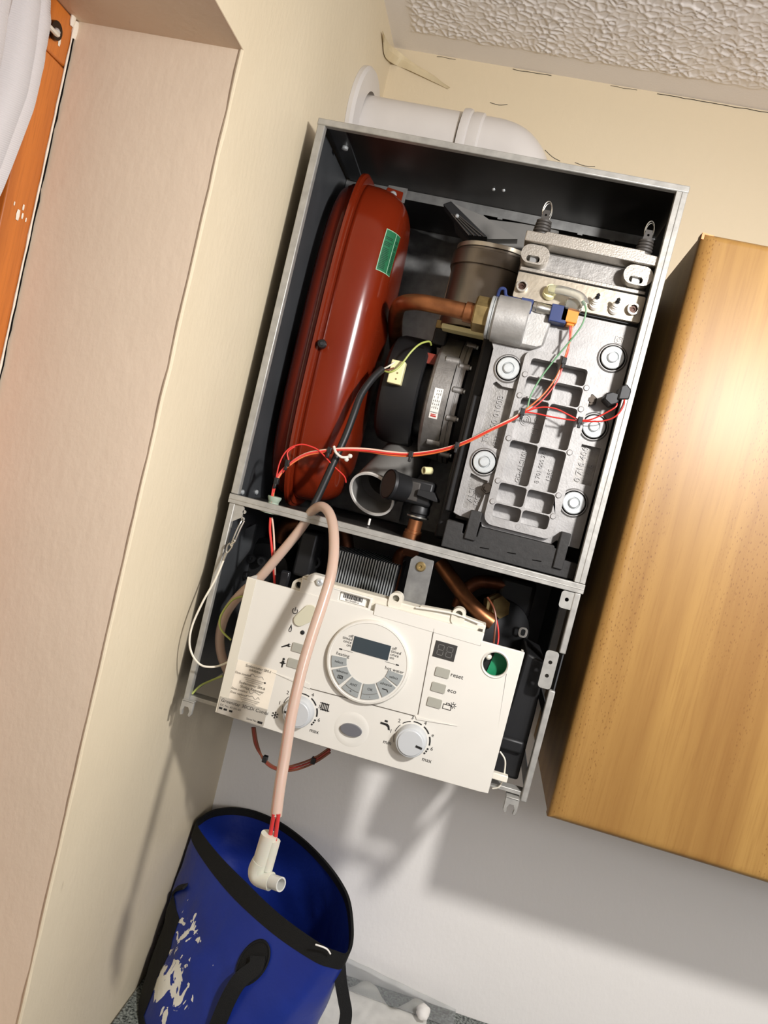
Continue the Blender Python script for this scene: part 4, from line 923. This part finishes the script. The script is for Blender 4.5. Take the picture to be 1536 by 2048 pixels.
obj('cover_lip', M().tube([P(832, 1215, -.003), P(905, 1227, -.003), P(958, 1247, -.003)], .0010, 8, 4), m_white, pan)
m = M()
for k in range(5): m.box(.3585+.001*k, YP+.0035, 1.575, .359+.001*k, YP+.0055, 1.582)
obj('cover_vent', m, m_seam, pan)
# dial
obj('timer_dial', M().lathe((dc.x, YP, dc.z), (0, -1, 0), [(.0500, -.001), (.0500, .0035), (.0485, .0062), (.0465, .0066), (.0458, .0060), (.02, .0060)], 64), m_white, pan)
YD = YP-.0061; D = .0062
dcf = V3((dc.x+.0004, YD, dc.z+.0004))
def sect(a0, a1, r0, r1, d0, d1, n=8):
    pts = [(dcf.x+r1*math.cos(math.radians(a0+(a1-a0)*k/n)), dcf.z+r1*math.sin(math.radians(a0+(a1-a0)*k/n))) for k in range(n+1)]
    pts += [(dcf.x+r0*math.cos(math.radians(a1-(a1-a0)*k/n)), dcf.z+r0*math.sin(math.radians(a1-(a1-a0)*k/n))) for k in range(n+1)]
    return M().prism(pts, d0, d1)
BT = [(184.5, 203, 'select'), (207, 233, 'advance'), (238, 267.5, 'any'), (272.5, 302, 'OK'), (307, 333, 'advance'), (337, 355.5, 'select')]
for a0, a1, t in BT:
    obj('dial_button', sect(a0, a1, .0255, .0435, YD-.0012, YD+.001), m_btn2, pan, bev=.0005)
m = M(); tx = [(194.5, 'select', 0), (219, 'advance', .003), (253, 'ANY', .003), (287, 'OK', .003), (321, 'advance', .003), (345.5, 'select', 0)]
for a, t, dz in tx:
    r = .0345; m.text(t, .0044, (dcf.x+r*math.cos(math.radians(a)), YD-.0014, dcf.z+r*math.sin(math.radians(a))+dz))
for a, t in ((253, '+'), (287, '-')): m.text(t, .005, (dcf.x+.040*math.cos(math.radians(a)), YD-.0014, dcf.z+.040*math.sin(math.radians(a))))
x, z = dcf.x+.0355*math.cos(math.radians(219)), dcf.z+.0355*math.sin(math.radians(219))-.003
for k in range(4): m.box(x-.003+.0018*k, YD-.0015, z-.002, x-.0022+.0018*k, YD-.0013, z+.002)
m.box(x-.003, YD-.0015, z+.0015, x+.0032, YD-.0013, z+.002); m.box(x-.003, YD-.0015, z-.002, x+.0032, YD-.0013, z-.0015)
x, z = dcf.x+.0355*math.cos(math.radians(321)), dcf.z+.0355*math.sin(math.radians(321))-.003
m.prism([(x-.004, z+.001), (x+.002, z+.001), (x+.004, z-.002), (x+.003, z-.002), (x+.0015, z), (x-.004, z)], YD-.0015, YD-.0013)
obj('button_print', m, m_ink, pan)
m = M()
for a0, a1 in ((238, 267.5), (272.5, 302)): k = sect(a0+1, a1-1, .0372, .0375, YD-.0016, YD-.0012, 6); m.add(k.v, k.f)
obj('button_line', m, m_seam, pan)
lc = (dcf.x-.0005, dcf.z+.0172)
obj('lcd_display', M().box(lc[0]-.0222, YD-.0006, lc[1]-.0088, lc[0]+.0222, YD+.001, lc[1]+.0088), m_lcd, pan)
m = M()
for k, t in enumerate(('off', 'timed', 'once', 'on')):
    m.text(t, .0052, (lc[0]-.0236, YD-.0002, lc[1]+.0072-.0037*k), al='RIGHT'); m.text(t, .0052, (lc[0]+.0236, YD-.0002, lc[1]+.0072-.0037*k-.0004), al='LEFT')
m.text('heating', .0056, (lc[0]-.0305, YD-.0002, lc[1]-.0165)); m.text('hot water', .0056, (lc[0]+.0325, YD-.0002, lc[1]-.0175))
for sgn in (-1, 1):
    xx = lc[0]+sgn*.0345; m.prism(rrect(xx-.002, lc[1]-.0115, xx+.002, lc[1]-.0100, .0007, 3), YD-.0003, YD-.0001)
    m.box(min(xx-sgn*.003, lc[0]+sgn*.0195), YD-.0003, lc[1]-.0109, max(xx-sgn*.003, lc[0]+sgn*.0195), YD-.0001, lc[1]-.0106)
obj('dial_print', m, m_ink, pan)
# seams and swage lines
def line(pts, r, mt, name='panel_seam'): return obj(name, M().tube([P(u, v, .0002) for u, v in pts], r, 6, 1), mt, pan)
line([(868, 1257), (836, 1429)], .0005, m_seam); line([(620, 1377), (830, 1432)], .0005, m_seam)
obj('swage_line', M().prism([(lambda q: (q.x, q.z))(P(*t)) for t in ((831, 1432), (915, 1452), (833, 1439))], YP-.0012, YP), m_white, pan, bev=.0004)
obj('swage_line', M().prism([(lambda q: (q.x, q.z))(P(*t)) for t in ((545, 1344), (600, 1364), (600, 1358), (620, 1368), (620, 1378))], YP-.0010, YP), m_white, pan)
# left control column
m = M(); a = P(620, 1226); b = P(600, 1240)
outl = []
for k in range(13): t = math.radians(-40-10+k*15); outl.append((a.x+.0098*math.cos(t), a.z+.0098*math.sin(t)))
for k in range(9): t = math.radians(145+k*20); outl.append((b.x+.0072*math.cos(t), b.z+.0072*math.sin(t)))
obj('power_button', M().prism(outl, YP-.0025, YP), mat('pale_grey_green_button', (196, 192, 168), .4), pan, bev=.001)
q = P(605, 1265); obj('indicator_lens', M().lathe((q.x, YP, q.z), (0, -1, 0), [(.0027, 0), (.0026, .0006), (.0015, .0010)], 14), m_blk, pan)
for u, v in ((598, 1296), (589, 1327), (885, 1345), (877, 1375), (869, 1405)):
    q = P(u, v); obj('push_button', M().prism(rrect(q.x-.0083, q.z-.0053, q.x+.0083, q.z+.0053, .0012, 3), YP-.0015, YP), m_btn, pan, bev=.0005)
m = M(); yk = YP-.0004
q = P(590, 1222)
arc = [(q.x+.0036*math.cos(math.radians(t)), q.z+.0036*math.sin(math.radians(t))) for t in range(125, 416, 15)]
m.prism(arc+[(q.x+.0028*math.cos(math.radians(t)), q.z+.0028*math.sin(math.radians(t))) for t in range(410, 120, -15)], yk, yk+.0003); m.box(q.x-.0004, yk, q.z, q.x+.0004, yk+.0003, q.z+.0048)
q = P(581, 1257); fo = [(0, .0055), (.0016, .001), (.0019, -.002), (.001, -.0042), (-.001, -.0042), (-.0019, -.002), (-.0012, .001)]
m.prism([(q.x+c, q.z+d) for c, d in fo], yk, yk+.0003, [[(q.x+c*.55, q.z-.001+d*.6) for c, d in fo]])
q = P(573, 1291); m.prism([(q.x+c, q.z+d) for c, d in ((-.006, -.0028), (-.005, -.0038), (.001, -.0004), (.0034, -.0012), (.0056, .0008), (.0036, .0006), (.0030, .0020), (.0048, .0028), (.0022, .0032), (.0005, .0014))], yk, yk+.0003)
q = P(566, 1325); m.prism([(q.x+c, q.z+d) for c, d in ((-.0007, -.006), (.0007, -.006), (.0009, -.002), (.0042, .0000), (.0015, .0004), (.0014, .0024), (-.0014, .0024), (-.0015, .0004), (-.0042, -.0012), (-.0010, -.002))], yk, yk+.0003); m.add(*(lambda k: (k.v, k.f))(M().prism(circ(q.x, q.z+.0042, .0015, 10), yk, yk+.0003)))
for t, u, v in (('reset', 914, 1352), ('eco', 904, 1382)):
    m.text(t, .0072, P(u, v, .0004))
q = P(896, 1414); m.prism([(q.x-.0062, q.z-.0034), (q.x+.0040, q.z-.0034), (q.x+.0040, q.z+.0026), (q.x-.0062, q.z+.0026)], yk, yk+.0003, [[(q.x-.0055, q.z-.0027), (q.x+.0033, q.z-.0027), (q.x+.0033, q.z+.0019), (q.x-.0055, q.z+.0019)]])
m.box(q.x-.003, yk, q.z+.0026, q.x-.0023, yk+.0003, q.z+.0045); m.box(q.x+.0003, yk, q.z+.0026, q.x+.001, yk+.0003, q.z+.0045); m.box(q.x-.003, yk, q.z+.004, q.x+.001, yk+.0003, q.z+.0046)
q = P(906, 1411); k = M().prism(circ(q.x, q.z, .0021, 14), yk, yk+.0003, [circ(q.x, q.z, .0014, 14)]); m.add(k.v, k.f)
for t in range(8):
    c, d = math.cos(t*pi/4), math.sin(t*pi/4); m.prism([(q.x+.0025*c-.0003*d, q.z+.0025*d+.0003*c), (q.x+.0040*c-.0003*d, q.z+.0040*d+.0003*c), (q.x+.0040*c+.0003*d, q.z+.0040*d-.0003*c), (q.x+.0025*c+.0003*d, q.z+.0025*d-.0003*c)], yk, yk+.0003)
q = P(650, 1414)   # radiator symbol
for k in range(5): m.box(q.x-.0046+.0020*k, yk, q.z-.0048, q.x-.0036+.0020*k, yk+.0003, q.z+.0048)
m.box(q.x-.0066, yk, q.z+.0033, q.x+.0044, yk+.0003, q.z+.0042); m.box(q.x-.0046, yk, q.z-.0040, q.x+.0062, yk+.0003, q.z-.0031)
q = P(771, 1449)   # tap symbol
m.prism([(q.x-.0062, q.z+.0016), (q.x+.002, q.z+.0016), (q.x+.0048, q.z-.0002), (q.x+.0066, q.z-.0052), (q.x+.0044, q.z-.0052), (q.x+.0032, q.z-.0022), (q.x, q.z-.0008), (q.x-.0062, q.z-.0008)], yk, yk+.0003)
m.prism([(q.x-.0018, q.z+.003), (q.x+.0018, q.z+.003), (q.x+.0018, q.z+.0052), (q.x-.0018, q.z+.0052)], yk, yk+.0003)
q = P(550, 1430)   # frost symbol
for t in range(3):
    c, d = math.cos(t*pi/3+.5), math.sin(t*pi/3+.5); m.prism([(q.x+.0042*c-.0003*d, q.z+.0042*d+.0003*c), (q.x-.0042*c-.0003*d, q.z-.0042*d+.0003*c), (q.x-.0042*c+.0003*d, q.z-.0042*d-.0003*c), (q.x+.0042*c+.0003*d, q.z+.0042*d-.0003*c)], yk, yk+.0003)
    for s_ in (-1, 1):
        for w_ in (.6, -.6):
            e0, e1 = q.x+s_*.0026*c, q.z+s_*.0026*d; c2, d2 = s_*math.cos(t*pi/3+.5+w_), s_*math.sin(t*pi/3+.5+w_)
            m.prism([(e0-.0003*d2, e1+.0003*c2), (e0+.0016*c2-.0003*d2, e1+.0016*d2+.0003*c2), (e0+.0016*c2+.0003*d2, e1+.0016*d2-.0003*c2), (e0+.0003*d2, e1-.0003*c2)], yk, yk+.0003)
obj('symbol_print', m, m_ink, pan)
# knobs with scales
for (u, v), lo_t, mark, kn in (((599, 1422), None, 184, 1), ((823, 1479), 'min', -8, 2)):
    q = P(u, v); cx_, cz_ = q.x, q.z
    obj('knob', M().lathe((cx_, YP, cz_), (0, -1, 0), [(.0186, 0), (.0184, .003), (.0176, .011), (.0168, .0128), (.015, .0134), (.01, .0132)], 48), m_knob, pan)
    obj('knob_cap', M().lathe((cx_, YP-.0128, cz_), (0, -1, 0), [(.0150, 0), (.0150, .0012), (.0142, .0018)], 40), m_knob, pan)
    k = M(); a_ = math.radians(mark); c, d = math.cos(a_), math.sin(a_)
    k.prism([(cx_+r_*c-h*d, cz_+r_*d+h*c) for r_, h in ((.0070, -.0012), (.0148, -.0012), (.0148, .0012), (.0070, .0012))], YP-.0152, YP-.0145); obj('knob_pointer', k, m_ink, pan)
    m = M()
    for j in range(6):
        t0, t1 = 205-j*36, 205-j*36-27
        r0, r1 = .0208, .0208+.0005+.00025*j
        pts = [(cx_+r1*math.cos(math.radians(t0+(t1-t0)*i/6)), cz_+r1*math.sin(math.radians(t0+(t1-t0)*i/6))) for i in range(7)] + [(cx_+r0*math.cos(math.radians(t1+(t0-t1)*i/6)), cz_+r0*math.sin(math.radians(t1+(t0-t1)*i/6))) for i in range(7)]
        m.prism(pts, yk, yk+.0003)
    for j in range(3):
        t0 = -12-j*8.5; pts = [(cx_+r_*math.cos(math.radians(t)), cz_+r_*math.sin(math.radians(t))) for r_, t in ((.0206, t0), (.0226, t0), (.0226, t0-5), (.0206, t0-5))]; m.prism(pts, yk, yk+.0003)
    labs = ['1', '2', '3', '4', '5' if kn == 1 else 'e', '6']
    for j, t in enumerate(labs):
        a_ = math.radians(174-j*36.5); m.text(t, .0062, (cx_+.0258*math.cos(a_), yk, cz_+.0258*math.sin(a_)))
    m.text('max', .0068, (cx_+.0290*math.cos(math.radians(-37)), yk, cz_+.0262*math.sin(math.radians(-44))))
    if lo_t: m.text(lo_t, .0068, (cx_-.0265, yk, cz_-.0115))
    obj('knob_scale', m, m_ink, pan)
q = P(703, 1459)
obj('badge_dish', M().lathe((q.x, YP, q.z), (0, -1, 0), [(.024, -.0008), (.020, .0003), (.015, .0005), (.012, .0002)], 40), m_white, pan)
o = bpy.data.objects[-1] if False else None
m = M().prism(circ(q.x, q.z, .0130, 36, .0072), YP-.0034, YP+.001); obj('oval_badge', m, m_badge, pan, bev=.0014)
q = P(890, 1302)
obj('segment_display', M().box(q.x-.0128, YP-.0006, q.z-.0096, q.x+.0128, YP+.001, q.z+.0096), m_seg, pan)
m = M()
for dx in (-.0052, .0052):
    for (x0, z0, x1, z1) in ((-.003, .0056, .003, .0064), (-.003, -.0004, .003, .0004), (-.003, -.0064, .003, -.0056), (-.0038, .0008, -.0030, .0054), (.003, .0008, .0038, .0054), (-.0038, -.0054, -.0030, -.0008), (.003, -.0054, .0038, -.0008)):
        m.box(q.x+dx+x0, YP-.0009, q.z+z0, q.x+dx+x1, YP-.0007, q.z+z1)
obj('display_digit', m, m_segoff, pan)
# stickers on the left
a = P(500, 1330); b = P(447, 1440)
SX0, SX1 = FX0+.0125, FX0+.0625
obj('service_sticker', M().box(SX0, YP-.0003, FZ0+.0225, SX1, YP+.001, FZ0+.071), m_paper, pan)
obj('model_sticker', M().box(FX0+.0025, YP-.0012, FZ0+.0015, SX1, YP+.001, FZ0+.0220), m_silver, pan)
m = M(); sx = (SX0+SX1)/2
def pr(t, size, x, z, al='CENTER', sh=0): m.text(t, size, (x, YP-.0014, z), al=al, shear=sh)
pr('Scalemaster SM-1', .0046, sx+.003, FZ0+.0675); pr('Inhibitor', .0046, sx, FZ0+.0632)
pr('Date installed', .0036, SX0+.001, FZ0+.0560, 'LEFT')
pr('Scalemaster SM-4', .0046, sx, FZ0+.0455); pr('Sludge Remover', .0046, sx+.001, FZ0+.0410)
pr('Date installed', .0036, SX0+.001, FZ0+.0360, 'LEFT'); pr('Date replaced', .0036, SX0+.001, FZ0+.0312, 'LEFT')
for z0 in (.0530, .0282):
    for k in range(3): pr('iiimiinmiimiinimiinmiimiimniimii'[:30-4*k], .0021, sx+.001, FZ0+z0-.0022*k)
pr('Greenstar 30CDi Combi', .0060, FX0+.0345, FZ0+.0180, sh=.1)
pr('GC. No. 47-311-33', .0034, FX0+.004, FZ0+.0122, 'LEFT'); pr('Serial No.', .0034, FX0+.040, FZ0+.0050, 'LEFT')
for x in (.004, .010, .017): m.box(FX0+x, YP-.0016, FZ0+.0068, FX0+x+.0042, YP-.0013, FZ0+.0092)
m.box(FX0+.0545, YP-.0016, FZ0+.0035, FX0+.0605, YP-.0013, FZ0+.0062)
obj('sticker_print', m, m_ink, pan)
m = M()
for z0, x0, sd in ((.0575, .019, 1), (.0372, .020, 2), (.0320, .020, 3)):
    random.seed(sd); m.tube([(SX0+x0+.0022*k, YP-.0005, FZ0+z0+.0018*random.uniform(-1, 1)) for k in range(9)], .00022, 5, 4)
obj('handwriting', m, m_inkg, pan)
q = P(530, 1366); obj('small_dent', M().lathe((q.x, YP, q.z), (0, -1, 0), [(.0012, -.001), (.0011, .0005)], 10), m_blk, pan)

# ------------------------------------------------------------------ drain hose
hose = root('drain_hose', A(560, 1650, Y=-.42), 'translucent pinkish drain hose looped over the boiler shelf with white elbow end', 'hose')
hp = [(470, 1365, -.30), (452, 1335, -.305), (441, 1300, -.31), (441, 1262, -.315), (455, 1222, -.32), (485, 1185, -.325), (520, 1155, -.328), (556, 1113, -.328), (590, 1072, -.328), (612, 1042, -.329), (625, 1022, -.336), (642, 1013, -.349), (657, 1024, -.363), (666, 1052, -.380), (668, 1100, -.402), (662, 1150, -.418), (646, 1205, -.432), (626, 1265, -.445), (609, 1320, -.455), (595, 1375, -.463), (581, 1440, -.471), (570, 1510, -.479), (560, 1570, -.487), (552, 1632, -.494)]
H = [A(u, v, Y=Y) for u, v, Y in hp]
obj('hose_tube', M().tube(H, .0061, 20, 6), m_hose, hose)
HS = smooth(H, 6)[60:]
for o_ in (-.0026, .0024):
    obj('hose_stripe', M().tube([p+V3((o_, -.0048, 0)) for p in HS], .0008, 6, 1), m_hose2, hose)
for du, dv in ((0, 0), (10, 4)):
    obj('red_tube', M().tube([A(548+du*.9, 1628, Y=-.498), A(544+du, 1650, Y=-.498), A(537+du*1.1, 1690+dv, Y=-.498)], .0022, 10, 4), m_redtube, hose)
el0 = A(539, 1668, Y=-.498); el1 = A(520, 1735, Y=-.498); el2 = A(525, 1752, Y=-.500); el3 = A(560, 1768, Y=-.507)
obj('elbow_socket', M().tube([el0, A(517, 1742, Y=-.498)], .0088, 20, 1), m_elbow, hose)
obj('elbow_rib', M().tube([A(549, 1680, Y=-.498), A(533, 1738, Y=-.498)], .0064, 14, 1), m_elbow, hose)
obj('elbow_bend', M().tube([A(522, 1722, Y=-.498), A(514, 1740, Y=-.498), A(518, 1754, Y=-.499), A(542, 1763, Y=-.503)], .0092, 20, 6), m_elbow, hose)
q = A(538, 1761, Y=-.503); r_ = A(562, 1769, Y=-.511)
obj('elbow_spout', M().pipe(q, r_-q, .0072, .0056, (r_-q).length, 24), mat('clear_spout', (240, 240, 232), .2, trans=.5), hose)

# ------------------------------------------------------------------ bucket
bu = root('folding_bucket', (.15, -.22, WT), 'blue folding bucket with black rim and white paint splashes on worktop', 'bucket')
RZ = 1.112
rim = [tuple(A(u, v, Z=RZ)[:2]) for u, v in ((393, 1650), (404, 1634), (430, 1620), (470, 1616), (513, 1624), (560, 1645), (607, 1679), (650, 1722), (682, 1765), (700, 1806), (706, 1870), (697, 1908), (676, 1906), (640, 1889), (560, 1832), (480, 1758), (425, 1697))]
base = [(.010, -.170), (.012, -.130), (.024, -.095), (.048, -.068), (.088, -.050), (.135, -.046), (.180, -.056), (.218, -.082), (.246, -.120), (.262, -.165), (.266, -.212), (.256, -.255), (.232, -.292), (.190, -.315), (.128, -.314), (.068, -.285), (.028, -.232)]
RS = smooth([(x, y, RZ) for x, y in rim], 6, True); BS = smooth([(x, y, WT+.002) for x, y in base], 6, True); nb = len(RS)
def bpt(i, t, off=0.):
    a, b = BS[i % nb], RS[i % nb]; p = a.lerp(b, t)
    c = V3((.15, -.19, p.z)); d = p-c; d.z = 0; d.normalize()
    th = math.atan2(d.y, d.x)
    wr = .0045*noise.noise(V3((math.cos(th)*3, math.sin(th)*3, t*5)))*math.sin(pi*min(1, t*1.1))
    if t < .85: wr += .006*noise.noise(V3((th*6, t*9, 7)))*max(0, -d.x)*math.sin(pi*t)
    p = p+d*(wr+.004*math.sin(pi*t)+off)
    p.x = max(p.x, .003+max(0, off))
    return p
m_bl = bpy.data.materials.new('blue_pvc_tarpaulin'); m_bl.use_nodes = True; N = m_bl.node_tree.nodes; L = m_bl.node_tree.links; b = N['Principled BSDF']
b.inputs['Roughness'].default_value = .4; b.inputs['Specular IOR Level'].default_value = .4
g = N.new('ShaderNodeNewGeometry'); n1 = N.new('ShaderNodeTexNoise'); n1.inputs['Scale'].default_value = 42; n1.inputs['Detail'].default_value = 4; n1.inputs['Distortion'].default_value = 1.2
mp = N.new('ShaderNodeMapping'); mp.inputs['Scale'].default_value = (1, 1, .6); mp.inputs['Location'].default_value = (.3, .1, .8); L.new(g.outputs['Position'], mp.inputs[0]); L.new(mp.outputs[0], n1.inputs[0])
vd = N.new('ShaderNodeVectorMath'); vd.operation = 'DISTANCE'; vd.inputs[1].default_value = (.040, -.240, .975); L.new(g.outputs['Position'], vd.inputs[0])
r1 = N.new('ShaderNodeMapRange'); r1.inputs[1].default_value = .03; r1.inputs[2].default_value = .15; r1.inputs[3].default_value = .10; r1.inputs[4].default_value = -.25; L.new(vd.outputs['Value'], r1.inputs[0])
ad = N.new('ShaderNodeMath'); ad.operation = 'ADD'; L.new(n1.outputs[0], ad.inputs[0]); L.new(r1.outputs[0], ad.inputs[1])
r2 = N.new('ShaderNodeMapRange'); r2.inputs[1].default_value = .60; r2.inputs[2].default_value = .61; L.new(ad.outputs[0], r2.inputs[0])
n5 = N.new('ShaderNodeTexNoise'); n5.inputs['Scale'].default_value = 14; L.new(g.outputs['Position'], n5.inputs[0])
mb = N.new('ShaderNodeMix'); mb.data_type = 'RGBA'; mb.inputs[6].default_value = lin(20, 38, 118); mb.inputs[7].default_value = lin(30, 54, 146); L.new(n5.outputs[0], mb.inputs[0])
mx = N.new('ShaderNodeMix'); mx.data_type = 'RGBA'; mx.inputs[7].default_value = lin(232, 228, 214); L.new(mb.outputs[2], mx.inputs[6]); L.new(r2.outputs[0], mx.inputs[0]); L.new(mx.outputs[2], b.inputs['Base Color'])
n6 = N.new('ShaderNodeTexNoise'); n6.inputs['Scale'].default_value = 35; n6.inputs['Detail'].default_value = 3; L.new(g.outputs['Position'], n6.inputs[0])
bp = N.new('ShaderNodeBump'); bp.inputs['Strength'].default_value = .35; bp.inputs['Distance'].default_value = .004; L.new(n6.outputs[0], bp.inputs['Height']); L.new(bp.outputs[0], b.inputs['Normal'])
NT = 24
outer = [[bpt(i, j/NT) for i in range(nb)] for j in range(NT+1)]
inner = [[bpt(i, j/NT, -.0022)+V3((0, 0, .0025 if j == 0 else 0)) for i in range(nb)] for j in range(NT, -1, -1)]
obj('bucket_body', M().loft(outer+inner), m_bl, bu, smooth_all=False, ang=60)
band = [[bpt(i, 1-.095, .0012) for i in range(nb)], [bpt(i, 1.0, .0012)+V3((0, 0, .001)) for i in range(nb)], [bpt(i, 1.0, -.0032)+V3((0, 0, .001)) for i in range(nb)], [bpt(i, 1-.045, -.0032) for i in range(nb)]]
obj('rim_band', M().loft(band, True, False), m_band, bu, ang=50)
def strap(pts, wdt, th, wd):
    P_ = smooth(pts, 6); wd = V3(wd).normalized(); R_ = []
    for i, p in enumerate(P_):
        t = (P_[min(i+1, len(P_)-1)]-P_[max(0, i-1)]).normalized(); s_ = (wd-t*wd.dot(t)).normalized(); n_ = t.cross(s_)
        R_.append([p+s_*wdt/2+n_*th/2, p-s_*wdt/2+n_*th/2, p-s_*wdt/2-n_*th/2, p+s_*wdt/2-n_*th/2])
    return M().loft(R_)
def bsurf(i, t, off):
    i0 = math.floor(i); f = i-i0; return bpt(i0, t, off).lerp(bpt(i0+1, t, off), f)
# side strap down the left edge, handles, patches
ili = 2
def nearest_i(x, y):
    return min(range(nb), key=lambda i: (bpt(i, .5).x-x)**2+(bpt(i, .5).y-y)**2)
il = nearest_i(.018, -.17)
sr = []
for k in range(17):
    t = .012+.56*k/16; c_ = il-1.6+1.2*t; hw = 3.6-1.2*t
    sr.append([bsurf(c_-hw, t, .0008), bsurf(c_-hw/2, t, .0028), bsurf(c_, t, .0034), bsurf(c_+hw/2, t, .0028), bsurf(c_+hw, t, .0008), bsurf(c_, t, .0002)])
obj('side_strap', M().loft(sr), m_band, bu)
rings = [[bpt(i, .0, .0012) for i in range(nb)], [bpt(i, .05, .0015) for i in range(nb)], [bpt(i, .05, -.001) for i in range(nb)]]
obj('base_band', M().loft(rings, True, False), m_band, bu)
# oval handle patch: follows the body
def locate(u, v):
    best = None; d = CF + CR*((u-768)/FPX) + CU*((1024-v)/FPX); d.normalize()
    for j in range(0, 41):
        for i in range(nb):
            p = bpt(i, j/40); 
            e_ = ((p-CAM)-d*(p-CAM).dot(d)).length
            dep = (p-CAM).length
            if e_ < .006 and (best is None or dep < best[0]-.02 or (abs(dep-best[0]) < .02 and e_ < best[3])): best = (dep, i, j/40, e_)
    return best[1], best[2]
pi_, pt_ = locate(503, 1925)
vs = []; K = 28
def bsurf(i, t, off):
    i0 = math.floor(i); f = i-i0; return bpt(i0, t, off).lerp(bpt(i0+1, t, off), f)
per = (bpt(pi_+1, pt_)-bpt(pi_, pt_)).length; hh = (bpt(pi_, pt_+.05)-bpt(pi_, pt_)).length/.05
def patch(a, bz, o0, o1):
    r0 = [bsurf(pi_+a*math.cos(2*pi*k/K)/per, pt_+bz*math.sin(2*pi*k/K)/hh, o0) for k in range(K)]
    r1 = [bsurf(pi_+a*math.cos(2*pi*k/K)/per, pt_+bz*math.sin(2*pi*k/K)/hh, o1) for k in range(K)]
    r2 = [bsurf(pi_+a*.8*math.cos(2*pi*k/K)/per, pt_+bz*.8*math.sin(2*pi*k/K)/hh, o1) for k in range(K)]
    return M().loft([r0, r1, r2])
obj('handle_patch', patch(.0205, .031, .0, .003), m_band, bu)
obj('patch_rim', M().tube([bsurf(pi_+.0195*math.cos(2*pi*k/K)/per, pt_+.030*math.sin(2*pi*k/K)/hh, .0032) for k in range(K+1)], .0015, 6, 1), m_band, bu)
s0 = bsurf(pi_, pt_+.012/hh, .006); 
h1_, h2_ = A(476, 1965, Y=s0.y-.016), A(445, 2025, Y=s0.y-.022)
obj('carry_handle', strap([s0, bsurf(pi_-.004/per, pt_, .010), h1_, h2_, h2_+V3((.0, -.004, -.04)), h2_+V3((.03, -.005, -.075))], .021, .005, (1, 0, .4)), m_band, bu)
rb = A(679, 1930, Y=-.285)
obj('carry_handle', strap([rb, A(682, 1965, Y=-.288), A(688, 2000, Y=-.288), A(692, 2030, Y=-.288), A(684, 2075, Y=-.288)], .016, .003, (1, .2, 0)), m_band, bu)
obj('carry_handle', strap([bpt(il-2, .72, .004), bpt(il+1, .6, .009), bpt(il+3, .45, .010), bpt(il+2, .3, .005)], .012, .003, (0, 1, 0)), m_band, bu)
m = M(); k = M().tube([A(631, 1889, Y=-.3085), A(646, 1894, Y=-.309), A(655, 1899, Y=-.308), A(661, 1908, Y=-.307)], .0011, 6, 4)
obj('loose_thread', k, m_lab, bu, label='white loose thread')
